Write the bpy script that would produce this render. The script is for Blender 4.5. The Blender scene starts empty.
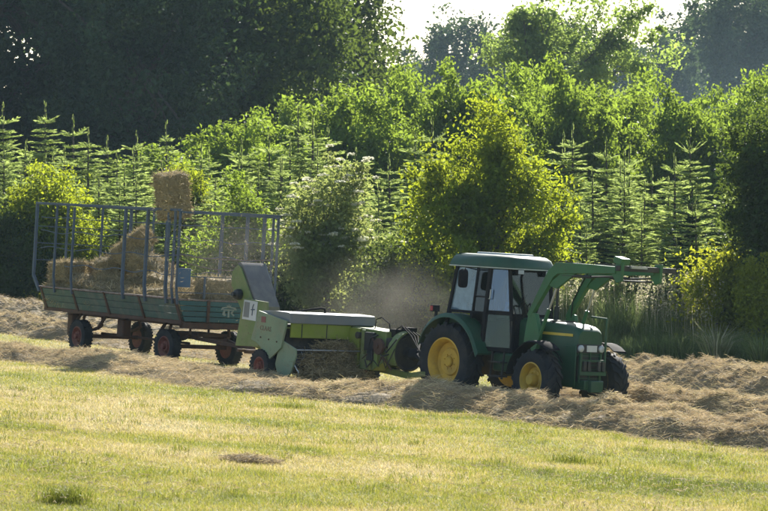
import bpy, math, random
import numpy as np
from mathutils import Vector, Matrix, Euler

random.seed(7)
RNG = np.random.default_rng(7)
R = math.radians
scene = bpy.context.scene
col = scene.collection

# ------------------------------------------------------------------ camera
F_PX, HX, HY, CAM_H = 3250.0, 384.0, 240.0, 3.04      # focal length in photo pixels, horizon, eye height
cam_d = bpy.data.cameras.new('camera'); cam = bpy.data.objects.new('camera', cam_d); col.objects.link(cam)
cam.location = (0, 0, CAM_H); cam.rotation_euler = (R(90), 0, 0)
cam_d.sensor_width = 36; cam_d.lens = 36 * F_PX / 768
cam_d.shift_y = -(255.5 - HY) / 768
cam_d.clip_start = 0.5; cam_d.clip_end = 6000
cam_d.dof.use_dof = True; cam_d.dof.focus_distance = 64; cam_d.dof.aperture_fstop = 8
scene.camera = cam

# ------------------------------------------------------------------ sky, sun, exposure
SUN_AZ, SUN_EL = R(14), R(31)                          # azimuth clockwise from +Y (away from the camera)
w = bpy.data.worlds.new('World'); scene.world = w; w.use_nodes = True
nt = w.node_tree; nt.nodes.clear()
sky = nt.nodes.new('ShaderNodeTexSky'); sky.sky_type = 'NISHITA'; sky.sun_disc = False
sky.sun_elevation = SUN_EL; sky.sun_rotation = SUN_AZ
sky.air_density = 1.0; sky.dust_density = 1.0; sky.ozone_density = 1.0
bg = nt.nodes.new('ShaderNodeBackground'); bg.inputs['Strength'].default_value = 0.082
wo = nt.nodes.new('ShaderNodeOutputWorld')
nt.links.new(sky.outputs[0], bg.inputs[0]); nt.links.new(bg.outputs[0], wo.inputs[0])
sd = bpy.data.lights.new('sun', 'SUN'); sd.energy = 5.0; sd.angle = R(0.5); sd.color = (1, .955, .87)
sun = bpy.data.objects.new('sun', sd); col.objects.link(sun)
sdir = Vector((math.sin(SUN_AZ) * math.cos(SUN_EL), math.cos(SUN_AZ) * math.cos(SUN_EL), math.sin(SUN_EL)))
sun.rotation_euler = (-sdir).to_track_quat('-Z', 'Y').to_euler()
vs = scene.view_settings
vs.view_transform = 'Standard'; vs.look = 'None'; vs.gamma = 1; vs.exposure = 1.5; vs.use_curve_mapping = False
scene.cycles.max_bounces = 10; scene.cycles.transparent_max_bounces = 16
scene.cycles.diffuse_bounces = 4; scene.cycles.transmission_bounces = 6; scene.cycles.volume_bounces = 1

# ------------------------------------------------------------------ terrain
def hash2(i, j, s=0):
    n = (i.astype(np.int64) * 374761393 + j.astype(np.int64) * 668265263 + s * 974711) & 0x7fffffff
    n = ((n ^ (n >> 13)) * 1274126177) & 0x7fffffff
    return ((n ^ (n >> 16)) & 0xffff) / 65535.0
def vnoise(x, y, s=0):
    x = np.asarray(x, float); y = np.asarray(y, float)
    i = np.floor(x); j = np.floor(y); u = x - i; v = y - j
    u = u * u * (3 - 2 * u); v = v * v * (3 - 2 * v)
    a = hash2(i, j, s); b = hash2(i + 1, j, s); c = hash2(i, j + 1, s); d = hash2(i + 1, j + 1, s)
    return (a * (1 - u) + b * u) * (1 - v) + (c * (1 - u) + d * u) * v
def fbm(x, y, s=0, o=3):
    t = 0; a = .5
    for k in range(o): t = t + a * vnoise(x * 2 ** k, y * 2 ** k, s + k); a *= .5
    return t
def hedge_y(x): return 103.4 - .85 * x
def gz(x, y):
    x = np.asarray(x, float); y = np.asarray(y, float)
    z = -.06 * 25 * np.tanh(x / 25)
    t = (y - hedge_y(np.clip(x, -60, 60))) * .76
    k = np.clip((t - 4) / 120, 0, 1); z = z + 4.0 * k * k * (3 - 2 * k)
    return z + .05 * (fbm(x / 3, y / 3, 5) - .44) * np.clip((y - 10) / 20, 0, 1)
def gzf(x, y): return float(gz(np.array([x]), np.array([y]))[0])
def ground_at(px, py):
    """photo pixel -> point of the ground under it"""
    d = 60.0
    for _ in range(60):
        x = (px - HX) / F_PX * d
        d = .5 * d + .5 * (CAM_H - gzf(x, d)) * F_PX / max(py - HY, 5)
    return np.array([(px - HX) / F_PX * d, d, gzf((px - HX) / F_PX * d, d)])
def at_depth(px, d): x = (px - HX) / F_PX * d; return x, d, gzf(x, d)

# ------------------------------------------------------------------ materials
def new_mat(name):
    m = bpy.data.materials.new(name); m.use_nodes = True
    n = m.node_tree; b = n.nodes['Principled BSDF']
    return m, n, b
def noise_node(n, scale, detail=4, rough=.6, coord='Object', vec=None):
    tc = n.nodes.new('ShaderNodeTexCoord'); t = n.nodes.new('ShaderNodeTexNoise')
    t.inputs['Scale'].default_value = scale; t.inputs['Detail'].default_value = detail; t.inputs['Roughness'].default_value = rough
    if vec:
        mp = n.nodes.new('ShaderNodeMapping'); mp.inputs['Scale'].default_value = vec
        n.links.new(tc.outputs[coord], mp.inputs[0]); n.links.new(mp.outputs[0], t.inputs['Vector'])
    else: n.links.new(tc.outputs[coord], t.inputs['Vector'])
    return t
def ramp(n, src, stops):
    r = n.nodes.new('ShaderNodeValToRGB'); e = r.color_ramp.elements
    while len(e) < len(stops): e.new(.5)
    for k, (p, c) in enumerate(stops): e[k].position = p; e[k].color = (*c, 1) if len(c) == 3 else c
    n.links.new(src, r.inputs[0]); return r
def mixc(n, fac, a, b, mode='MIX'):
    m = n.nodes.new('ShaderNodeMix'); m.data_type = 'RGBA'; m.blend_type = mode
    for sock, v in ((m.inputs[0], fac), (m.inputs[6], a), (m.inputs[7], b)):
        if isinstance(v, (int, float)): sock.default_value = v
        elif isinstance(v, tuple): sock.default_value = (*v, 1)
        else: n.links.new(v, sock)
    return m.outputs[2]
def paint(name, c, rough=.4, dust=.35, rust=0., metal=0., dustc=(.30, .24, .15), rustc=(.09, .035, .015), spec=.5):
    """worn, dusty machine paint"""
    m, n, b = new_mat(name)
    t = noise_node(n, 3.2, 6, .65); t2 = noise_node(n, 17, 5, .7); t3 = noise_node(n, 1.1, 3)
    base = mixc(n, ramp(n, t3.outputs[0], [(.3, (.0,) * 3), (.7, (1.,) * 3)]).outputs[0], tuple(x * .8 for x in c), tuple(min(1, x * 1.15) for x in c))
    base = mixc(n, ramp(n, t.outputs[0], [(.42, (0,) * 3), (.75, (dust,) * 3)]).outputs[0], base, dustc)
    if rust > 0:
        base = mixc(n, ramp(n, t2.outputs[0], [(.62 - .25 * rust, (0,) * 3), (.72 - .2 * rust, (.9,) * 3)]).outputs[0], base, rustc)
    n.links.new(base, b.inputs['Base Color'])
    rr = ramp(n, t.outputs[0], [(.3, (rough,) * 3), (.75, (min(1, rough + .35),) * 3)])
    n.links.new(rr.outputs[0], b.inputs['Roughness']); b.inputs['Metallic'].default_value = metal
    b.inputs['Specular IOR Level'].default_value = spec
    bp = n.nodes.new('ShaderNodeBump'); bp.inputs['Strength'].default_value = .12; bp.inputs['Distance'].default_value = .01
    n.links.new(t2.outputs[0], bp.inputs['Height']); n.links.new(bp.outputs[0], b.inputs['Normal'])
    return m
def foliage(name, c, trans=.45, tc=None, rough=.6, var=.5, spec=.08):
    """leaf: attribute 'col' (x = brightness, random on leaves, painted paler outward on firs, y = random hue) times leaf colour, with light passing through"""
    m, n, b = new_mat(name)
    a = n.nodes.new('ShaderNodeAttribute'); a.attribute_name = 'col'
    sx = n.nodes.new('ShaderNodeSeparateColor'); n.links.new(a.outputs['Color'], sx.inputs[0])
    oi = n.nodes.new('ShaderNodeObjectInfo')
    c2 = tuple(x * (1 - var) for x in c); c3 = tuple(min(1, x * (1 + var)) for x in c)
    base = mixc(n, sx.outputs[0], c2, c3)
    base = mixc(n, sx.outputs[1], base, mixc(n, .5, base, (c[1] * .85, c[1] * 1.1, c[2] * .7)))
    hs = n.nodes.new('ShaderNodeHueSaturation'); n.links.new(base, hs.inputs['Color'])
    mr = n.nodes.new('ShaderNodeMapRange'); mr.inputs[3].default_value = .82; mr.inputs[4].default_value = 1.18
    n.links.new(oi.outputs['Random'], mr.inputs[0]); n.links.new(mr.outputs[0], hs.inputs['Value'])
    n.links.new(hs.outputs[0], b.inputs['Base Color'])
    b.inputs['Roughness'].default_value = rough; b.inputs['Specular IOR Level'].default_value = spec
    tb = n.nodes.new('ShaderNodeBsdfTranslucent')
    tcol = tc or (c[0] * 2.2, c[1] * 2.0, c[2] * .8)
    tm = mixc(n, sx.outputs[0], tuple(x * .6 for x in tcol), tcol); n.links.new(tm, tb.inputs[0])
    ms = n.nodes.new('ShaderNodeMixShader'); ms.inputs[0].default_value = trans
    out = n.nodes['Material Output']
    n.links.new(b.outputs[0], ms.inputs[1]); n.links.new(tb.outputs[0], ms.inputs[2]); n.links.new(ms.outputs[0], out.inputs[0])
    return m
def attr_mat(name, stops, rough=.8, trans=.0, spec=.2):
    """colour picked along a ramp by attribute 'col'.x, brightness by 'col'.y"""
    m, n, b = new_mat(name)
    a = n.nodes.new('ShaderNodeAttribute'); a.attribute_name = 'col'
    sx = n.nodes.new('ShaderNodeSeparateColor'); n.links.new(a.outputs['Color'], sx.inputs[0])
    rp = ramp(n, sx.outputs[0], stops)
    v = n.nodes.new('ShaderNodeHueSaturation'); n.links.new(rp.outputs[0], v.inputs['Color'])
    mr = n.nodes.new('ShaderNodeMapRange'); mr.inputs[3].default_value = .65; mr.inputs[4].default_value = 1.3
    n.links.new(sx.outputs[1], mr.inputs[0]); n.links.new(mr.outputs[0], v.inputs['Value'])
    n.links.new(v.outputs[0], b.inputs['Base Color']); b.inputs['Roughness'].default_value = rough
    b.inputs['Specular IOR Level'].default_value = spec
    if trans:
        tb = n.nodes.new('ShaderNodeBsdfTranslucent'); n.links.new(v.outputs[0], tb.inputs[0])
        ms = n.nodes.new('ShaderNodeMixShader'); ms.inputs[0].default_value = trans
        n.links.new(b.outputs[0], ms.inputs[1]); n.links.new(tb.outputs[0], ms.inputs[2])
        n.links.new(ms.outputs[0], n.nodes['Material Output'].inputs[0])
    return m
def bark(name, c):
    m, n, b = new_mat(name)
    t = noise_node(n, 9, 6, .7, vec=(1, 1, .25))
    n.links.new(ramp(n, t.outputs[0], [(.3, tuple(x * .5 for x in c)), (.7, tuple(x * 1.4 for x in c))]).outputs[0], b.inputs['Base Color'])
    b.inputs['Roughness'].default_value = .9
    bp = n.nodes.new('ShaderNodeBump'); bp.inputs['Strength'].default_value = .6; bp.inputs['Distance'].default_value = .03
    n.links.new(t.outputs[0], bp.inputs['Height']); n.links.new(bp.outputs[0], b.inputs['Normal'])
    return m
def glass(name, tint, dust, dustc, gloss=.10):
    """cab glazing: see-through, a scattering film of dust and painted-in sky tint, a sky reflection"""
    m, n, b = new_mat(name); n.nodes.remove(b); out = n.nodes['Material Output']
    tr = n.nodes.new('ShaderNodeBsdfTransparent'); tr.inputs[0].default_value = (*tint, 1)
    gl = n.nodes.new('ShaderNodeBsdfGlossy'); gl.inputs['Roughness'].default_value = .04
    tl = n.nodes.new('ShaderNodeBsdfTranslucent'); tl.inputs[0].default_value = (*dustc, 1)
    df = n.nodes.new('ShaderNodeBsdfDiffuse'); df.inputs[0].default_value = (*dustc, 1)
    t = noise_node(n, 4, 5, .6)
    rr = ramp(n, t.outputs[0], [(.3, (dust * .7,) * 3), (.7, (min(1, dust * 1.3),) * 3)])
    d2 = n.nodes.new('ShaderNodeMixShader'); d2.inputs[0].default_value = .5
    n.links.new(tl.outputs[0], d2.inputs[1]); n.links.new(df.outputs[0], d2.inputs[2])
    m1 = n.nodes.new('ShaderNodeMixShader'); n.links.new(rr.outputs[0], m1.inputs[0])
    n.links.new(tr.outputs[0], m1.inputs[1]); n.links.new(d2.outputs[0], m1.inputs[2])
    fr = n.nodes.new('ShaderNodeFresnel'); fr.inputs[0].default_value = 1.5
    ad = n.nodes.new('ShaderNodeMath'); ad.operation = 'ADD'; ad.inputs[1].default_value = gloss; n.links.new(fr.outputs[0], ad.inputs[0])
    m2 = n.nodes.new('ShaderNodeMixShader'); n.links.new(ad.outputs[0], m2.inputs[0])
    n.links.new(m1.outputs[0], m2.inputs[1]); n.links.new(gl.outputs[0], m2.inputs[2]); n.links.new(m2.outputs[0], out.inputs[0])
    return m

M = {}
M['tractor_green'] = paint('tractor_green', (.009, .055, .020), .36, .32, dustc=(.10, .10, .07))
M['loader_green'] = paint('loader_green', (.026, .115, .034), .45, .35, .05, dustc=(.11, .12, .07))
M['rim_yellow'] = paint('rim_yellow', (.52, .32, .025), .55, .75, dustc=(.22, .15, .06))
M['stripe_yellow'] = paint('stripe_yellow', (.60, .42, .05), .5, .2)
M['black_iron'] = paint('black_iron', (.014, .015, .016), .5, .22)
M['black_plastic'] = paint('black_plastic', (.015, .015, .017), .85, .06, spec=.12)
M['tyre'] = paint('tyre', (.017, .019, .022), .8, .6, dustc=(.07, .062, .05), spec=.25)
M['steel'] = paint('steel', (.42, .42, .40), .35, .3, metal=.7)
M['roof_pale'] = paint('roof_pale', (.42, .45, .42), .5, .3)
M['white_plate'] = paint('white_plate', (.50, .50, .48), .5, .2)
M['lamp_lens'] = paint('lamp_lens', (.40, .42, .43), .2, .2)
M['red_lens'] = paint('red_lens', (.28, .015, .015), .25, .1)
M['seat_cloth'] = paint('seat_cloth', (.06, .05, .03), .8, .1)
M['baler_green'] = paint('baler_green', (.13, .175, .040), .5, .5, .12)
M['baler_bright'] = paint('baler_bright', (.20, .245, .020), .45, .3)
M['baler_pale'] = paint('baler_pale', (.16, .215, .125), .55, .5, .05)
M['baler_grey'] = paint('baler_grey', (.17, .17, .16), .5, .4)
M['belt_grey'] = paint('belt_grey', (.14, .13, .12), .75, .7, dustc=(.26, .23, .18), spec=.25)
M['rim_red'] = paint('rim_red', (.16, .030, .018), .6, .4, .3)
M['rust'] = paint('rust', (.060, .030, .020), .8, .4, .5, dustc=(.16, .11, .07))
M['trailer_green'] = paint('trailer_green', (.055, .095, .080), .7, .75, .12, dustc=(.17, .16, .13))
M['trailer_teal'] = paint('trailer_teal', (.020, .085, .088), .55, .35, .05, dustc=(.13, .14, .12))
M['cage_blue'] = paint('cage_blue', (.045, .070, .105), .6, .35, .15, dustc=(.2, .2, .2))
M['cage_plate'] = paint('cage_plate', (.04, .10, .19), .5, .2)
M['worn_edge'] = paint('worn_edge', (.17, .12, .10), .7, .5, .4, dustc=(.35, .3, .25))
M['emblem_cream'] = paint('emblem_cream', (.22, .25, .22), .7, .4)
M['letter_red'] = paint('letter_red', (.20, .055, .05), .6, .8, dustc=(.14, .16, .10))
M['letter_faded'] = paint('letter_faded', (.19, .12, .08), .6, .9, dustc=(.14, .18, .10))
M['hose'] = paint('hose', (.015, .015, .015), .8, .1, spec=.1)
M['glass_pale'] = glass('glass_pale', (.70, .84, .90), .40, (.46, .64, .76), .05)  # pale blue film: dust, with the sky's reflection put into its colour
M['glass_blue'] = glass('glass_blue', (.40, .58, .82), .10, (.14, .28, .58), .05)  # blue of tint and film stands in for reflected sky
M['glass_low'] = glass('glass_low', (.70, .82, .74), .004, (.5, .56, .5), -.01)
M['glass_clear'] = glass('glass_clear', (.78, .88, .84), .012, (.5, .56, .5), .02)
M['twine'] = paint('twine', (.45, .33, .10), .8, .1)
M['bark'] = bark('bark', (.07, .055, .042)); M['bark_pale'] = bark('bark_pale', (.12, .10, .075))
HAY = [(0., (.19, .15, .09)), (.35, (.38, .295, .17)), (.65, (.57, .44, .255)), (.88, (.39, .35, .17)), (1., (.69, .57, .38))]
M['hay'] = attr_mat('hay', HAY, .8, .28)
M['bale_hay'] = attr_mat('bale_hay', [(0., (.15, .115, .06)), (.5, (.32, .25, .13)), (.85, (.44, .35, .19)), (1., (.56, .48, .30))], .85, .2)
M['grass'] = attr_mat('grass', [(0., (.10, .125, .018)), (.3, (.25, .27, .03)), (.6, (.40, .35, .07)), (.8, (.45, .345, .125)), (1., (.58, .48, .27))], .6, .45, .3)
M['tall_grass'] = attr_mat('tall_grass', [(0., (.10, .15, .04)), (.45, (.20, .25, .08)), (.75, (.34, .33, .16)), (1., (.54, .48, .34))], .6, .55, .2)
M['weed'] = attr_mat('weed', [(0., (.03, .06, .012)), (.6, (.07, .11, .022)), (1., (.16, .19, .05))], .6, .4, .3)
M['leaf_dark'] = foliage('leaf_dark', (.020, .040, .026), .28, (.11, .18, .045))
M['leaf_oak'] = foliage('leaf_oak', (.026, .052, .018), .32, (.18, .25, .035))
M['leaf_hazel'] = foliage('leaf_hazel', (.056, .105, .024), .45, (.36, .49, .05))
M['leaf_yellow'] = foliage('leaf_yellow', (.058, .100, .017), .47, (.50, .58, .032))
M['leaf_elder'] = foliage('leaf_elder', (.12, .155, .060), .45, (.46, .52, .14))
M['leaf_shrub'] = foliage('leaf_shrub', (.13, .165, .022), .45, (.55, .58, .04))
M['leaf_pale'] = foliage('leaf_pale', (.095, .145, .055), .48, (.42, .55, .11))
M['leaf_far'] = foliage('leaf_far', (.034, .060, .042), .30, (.11, .17, .06))
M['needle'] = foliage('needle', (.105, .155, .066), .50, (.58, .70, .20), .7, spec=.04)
M['needle_dark'] = foliage('needle_dark', (.018, .044, .024), .25, (.07, .13, .04), .7, spec=.04)
M['flower_cream'] = attr_mat('flower_cream', [(0., (.62, .60, .42)), (1., (.80, .78, .62))], .7, .45)

# field ground
m, n, b = new_mat('field_soil_grass')
t1 = noise_node(n, .35, 5, .6); t2 = noise_node(n, 5, 6, .7); t3 = noise_node(n, 40, 4, .7)
c1 = ramp(n, t1.outputs[0], [(.32, (.17, .19, .032)), (.5, (.27, .26, .06)), (.68, (.33, .28, .10))]).outputs[0]
c2 = ramp(n, t2.outputs[0], [(.3, (.10, .11, .03)), (.7, (.36, .32, .12))]).outputs[0]
cc = mixc(n, .5, c1, c2)
cc = mixc(n, ramp(n, t3.outputs[0], [(.35, (.65,) * 3), (.6, (0,) * 3)]).outputs[0], cc, (.07, .06, .02))
n.links.new(cc, b.inputs['Base Color']); b.inputs['Roughness'].default_value = .9; b.inputs['Specular IOR Level'].default_value = .1
bp = n.nodes.new('ShaderNodeBump'); bp.inputs['Strength'].default_value = .7; bp.inputs['Distance'].default_value = .04
n.links.new(t3.outputs[0], bp.inputs['Height']); n.links.new(bp.outputs[0], b.inputs['Normal'])
M['field'] = m

# ------------------------------------------------------------------ scene helpers
def tag(o, label=None, cat=None, group=None, kind=None):
    if label: o['label'] = label
    if cat: o['category'] = cat
    if group: o['group'] = group
    if kind: o['kind'] = kind
    return o
def empty(name, loc=(0, 0, 0), rot=(0, 0, 0), parent=None, size=.3):
    o = bpy.data.objects.new(name, None); col.objects.link(o)
    o.location = loc; o.rotation_euler = rot; o.parent = parent; o.empty_display_size = size
    return o
def link(name, me, mat=None, parent=None, loc=(0, 0, 0), rot=(0, 0, 0)):
    o = bpy.data.objects.new(name, me); col.objects.link(o); o.parent = parent
    o.location = loc; o.rotation_euler = rot
    if mat is not None and not me.materials: me.materials.append(M[mat] if isinstance(mat, str) else mat)
    return o
def copy_tree(o, parent=None):
    c = o.copy(); col.objects.link(c); c.parent = parent
    for ch in [x for x in o.children]: copy_tree(ch, c)
    return c
def mesh_np(name, V, Fs, C=None, smooth=False):
    """Fs: list of int arrays (n,3) or (n,4)"""
    me = bpy.data.meshes.new(name)
    V = np.ascontiguousarray(V, np.float32); me.vertices.add(len(V)); me.vertices.foreach_set('co', V.ravel())
    loops = np.concatenate([f.ravel() for f in Fs]).astype(np.int32)
    tot = np.concatenate([np.full(len(f), f.shape[1], np.int32) for f in Fs])
    st = np.concatenate([[0], np.cumsum(tot)[:-1]]).astype(np.int32)
    me.loops.add(len(loops)); me.loops.foreach_set('vertex_index', loops)
    me.polygons.add(len(tot)); me.polygons.foreach_set('loop_start', st); me.polygons.foreach_set('loop_total', tot)
    me.polygons.foreach_set('use_smooth', np.full(len(tot), smooth, bool))
    me.update(calc_edges=True)
    if C is not None:
        a = me.attributes.new('col', 'FLOAT_COLOR', 'POINT')
        c4 = np.ones((len(V), 4), np.float32); c4[:, :C.shape[1]] = C; a.data.foreach_set('color', c4.ravel())
    return me
class Geo:
    """numpy geometry collector with the 'col' attribute"""
    def __init__(s): s.V = []; s.F = []; s.C = []; s.n = 0
    def add(s, V, F, C):
        s.V.append(V); s.F.append(F + s.n); s.C.append(C); s.n += len(V)
    def mesh(s, name, smooth=False): return mesh_np(name, np.concatenate(s.V), s.F, np.concatenate(s.C), smooth)
def unit(a): return a / np.maximum(np.linalg.norm(a, axis=-1, keepdims=True), 1e-9)
def leaves(P, size, aspect=.6, up=.35, rng=RNG, bright=None, hue=None, fold=.25):
    n = len(P); d = unit(rng.normal(size=(n, 3)) + np.array([0, 0, -.15])); nr = unit(rng.normal(size=(n, 3)) + np.array([0, 0, up * 2]))
    sd_ = unit(np.cross(d, nr)); nr = np.cross(sd_, d)
    L = (size * rng.uniform(.5, 1.5, n))[:, None]; W = L * aspect
    V = np.stack([P - d * L * .5, P + sd_ * W * .5 + nr * W * fold, P + d * L * .5, P - sd_ * W * .5 + nr * W * fold], 1).reshape(-1, 3)
    F = np.arange(n * 4).reshape(n, 4)
    br = rng.uniform(0, 1, n) if bright is None else np.clip(bright + rng.uniform(-.3, .3, n), 0, 1)
    hu = rng.uniform(0, 1, n) if hue is None else np.clip(hue + rng.uniform(-.3, .3, n), 0, 1)
    C = np.repeat(np.stack([br, hu, br * 0], 1), 4, 0)
    return V, F, C
def straws(P, D, L, W, arc, rng, C):
    n = len(P); s_ = unit(np.cross(D, unit(rng.normal(size=(n, 3)))))
    L = L[:, None]; up = np.array([0, 0, 1.])
    mid = P + D * L * .5 + up * arc[:, None]; end = P + D * L
    w_ = s_ * (W[:, None] if np.ndim(W) else W) * .5
    V = np.stack([P - w_, P + w_, mid - w_, mid + w_, end - w_ * .4, end + w_ * .4], 1).reshape(-1, 3)
    b_ = np.arange(n)[:, None] * 6
    F = np.concatenate([b_ + np.array([0, 1, 3, 2]), b_ + np.array([2, 3, 5, 4])])
    return V, F, np.repeat(C, 6, 0)
def blades(P, D, L, W, rng, C, bend=.35):
    """two-piece tapering blades; D = leaning direction (horizontal), L length"""
    n = len(P); up = np.array([0, 0, 1.]); s_ = unit(np.cross(D, up[None] + .01)); a = rng.uniform(0, 6.28, n)
    s_ = unit(s_ * np.cos(a)[:, None] + D * np.sin(a)[:, None])
    w_ = s_ * (W * np.ones(n))[:, None] * .5; L = L[:, None]; bend = (bend * rng.uniform(.2, 1.4, n))[:, None]
    m_ = P + up * L * .55 + D * L * bend * .3; t_ = P + up * L * (1 - .35 * bend) + D * L * bend
    V = np.stack([P - w_, P + w_, m_ - w_ * .75, m_ + w_ * .75, t_], 1).reshape(-1, 3)
    b_ = np.arange(n)[:, None] * 5
    return V, b_ + np.array([0, 1, 3, 2]), b_ + np.array([2, 3, 4]), np.repeat(C, 5, 0)

class MB:
    """plain mesh builder for machine parts"""
    def __init__(s): s.v = []; s.f = []
    def add(s, vs, fs):
        k = len(s.v); s.v += [tuple(p) for p in vs]; s.f += [tuple(i + k for i in f) for f in fs]; return s
    def box(s, c, d, rot=None):
        m_ = Euler([R(a) for a in rot]).to_matrix() if rot else None; vs = []
        for x in (-.5, .5):
            for y in (-.5, .5):
                for z in (-.5, .5):
                    p = Vector((x * d[0], y * d[1], z * d[2]))
                    if m_: p = m_ @ p
                    vs.append((p.x + c[0], p.y + c[1], p.z + c[2]))
        return s.add(vs, [(0, 1, 3, 2), (4, 6, 7, 5), (0, 4, 5, 1), (2, 3, 7, 6), (0, 2, 6, 4), (1, 5, 7, 3)])
    def beam(s, a, b_, w_, h_, up=(0, 0, 1)):
        a = Vector(a); b_ = Vector(b_); d = (b_ - a).normalized(); u = Vector(up)
        if abs(d.dot(u)) > .98: u = Vector((1, 0, 0))
        sd_ = d.cross(u).normalized(); u = sd_.cross(d); vs = []
        for p in (a, b_):
            for i, j in ((-1, -1), (1, -1), (1, 1), (-1, 1)): vs.append(p + sd_ * (i * w_ / 2) + u * (j * h_ / 2))
        return s.add(vs, [(3, 2, 1, 0), (4, 5, 6, 7), (0, 1, 5, 4), (1, 2, 6, 5), (2, 3, 7, 6), (3, 0, 4, 7)])
    def tube(s, pts, r, n_=8):
        pts = [Vector(p) for p in pts]; rs = r if isinstance(r, (list, tuple)) else [r] * len(pts)
        vs = []; fs = []; ref = None
        for k, p in enumerate(pts):
            d = ((pts[k + 1] if k + 1 < len(pts) else p) - (pts[k - 1] if k else p)).normalized()
            if ref is None: ref = Vector((0, 0, 1)) if abs(d.z) < .9 else Vector((1, 0, 0))
            x = d.cross(ref).normalized(); y = x.cross(d).normalized(); ref = y if y.length > .1 else ref
            for i in range(n_):
                a = 2 * math.pi * i / n_; vs.append(p + x * (rs[k] * math.cos(a)) + y * (rs[k] * math.sin(a)))
        for k in range(len(pts) - 1):
            for i in range(n_): j = (i + 1) % n_; fs.append((k * n_ + i, k * n_ + j, (k + 1) * n_ + j, (k + 1) * n_ + i))
        fs.append(tuple(range(n_ - 1, -1, -1))); fs.append(tuple((len(pts) - 1) * n_ + i for i in range(n_)))
        return s.add(vs, fs)
    def lathe(s, prof, c=(0, 0, 0), axis='y', n_=32, close=False):
        vs = []; fs = []
        for r, a in prof:
            for i in range(n_):
                t = 2 * math.pi * i / n_; p = (r * math.cos(t), a, r * math.sin(t))
                if axis == 'x': p = (a, p[0], p[2])
                if axis == 'z': p = (p[0], p[2], a)
                vs.append((p[0] + c[0], p[1] + c[1], p[2] + c[2]))
        m_ = len(prof)
        for k in range(m_ if close else m_ - 1):
            q = (k + 1) % m_
            for i in range(n_): j = (i + 1) % n_; fs.append((k * n_ + i, k * n_ + j, q * n_ + j, q * n_ + i))
        if not close:
            if prof[0][0] > 1e-4: fs.append(tuple(range(n_)))
            if prof[-1][0] > 1e-4: fs.append(tuple((m_ - 1) * n_ + i for i in range(n_)))
        return s.add(vs, fs)
    def prism(s, poly, a0, a1, plane='xz'):
        """polygon extruded along the remaining axis from a0 to a1"""
        def P(u, v, a): return {'xz': (u, a, v), 'xy': (u, v, a), 'yz': (a, u, v)}[plane]
        k = len(poly); vs = [P(u, v, a0) for u, v in poly] + [P(u, v, a1) for u, v in poly]
        fs = [tuple(range(k - 1, -1, -1)), tuple(range(k, 2 * k))] + [(i, (i + 1) % k, k + (i + 1) % k, k + i) for i in range(k)]
        return s.add(vs, fs)
    def loft(s, secs, cap=True):
        k = len(secs[0]); vs = [p for q in secs for p in q]; fs = []
        for a in range(len(secs) - 1):
            for i in range(k): j = (i + 1) % k; fs.append((a * k + i, a * k + j, (a + 1) * k + j, (a + 1) * k + i))
        if cap: fs.append(tuple(range(k - 1, -1, -1))); fs.append(tuple((len(secs) - 1) * k + i for i in range(k)))
        return s.add(vs, fs)
    def sheet(s, q, th):
        """quad given by four corners, thickened"""
        q = [Vector(p) for p in q]; nn = (q[1] - q[0]).cross(q[3] - q[0]).normalized() * (th / 2)
        return s.add([p - nn for p in q] + [p + nn for p in q], [(3, 2, 1, 0), (4, 5, 6, 7), (0, 1, 5, 4), (1, 2, 6, 5), (2, 3, 7, 6), (3, 0, 4, 7)])
    def mesh(s, name):
        import bmesh
        me = bpy.data.meshes.new(name); me.from_pydata(s.v, [], s.f)
        bm = bmesh.new(); bm.from_mesh(me); bmesh.ops.recalc_face_normals(bm, faces=bm.faces); bm.to_mesh(me); bm.free()
        for p in me.polygons: p.use_smooth = True
        me.set_sharp_from_angle(angle=R(38)); return me
    def build(s, name, mat, parent=None, loc=(0, 0, 0), rot=(0, 0, 0), bevel=0):
        o = link(name, s.mesh(name), mat, parent, loc, rot)
        if bevel:
            b_ = o.modifiers.new('bevel', 'BEVEL'); b_.width = bevel; b_.segments = 2; b_.limit_method = 'ANGLE'; b_.angle_limit = R(35)
        return o

# ------------------------------------------------------------------ the field
xs = np.unique(np.concatenate([np.linspace(-3000, -60, 14), np.linspace(-60, -20, 14), np.linspace(-20, 20, 121), np.linspace(20, 60, 14), np.linspace(60, 3000, 14)]))
ys = np.unique(np.concatenate([np.linspace(-300, 20, 10), np.linspace(20, 30, 8), np.linspace(30, 130, 260), np.linspace(130, 320, 40), np.linspace(320, 4000, 16)]))
X, Y = np.meshgrid(xs, ys); Z = gz(X, Y)
nx, ny = len(xs), len(ys); idx = np.arange(nx * ny).reshape(ny, nx)
Fq = np.stack([idx[:-1, :-1], idx[:-1, 1:], idx[1:, 1:], idx[1:, :-1]], -1).reshape(-1, 4)
tag(link('field', mesh_np('field', np.stack([X, Y, Z], -1).reshape(-1, 3), [Fq], None, True), 'field'), 'sloping mown hay field reaching to the hedge', kind='structure')

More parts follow.
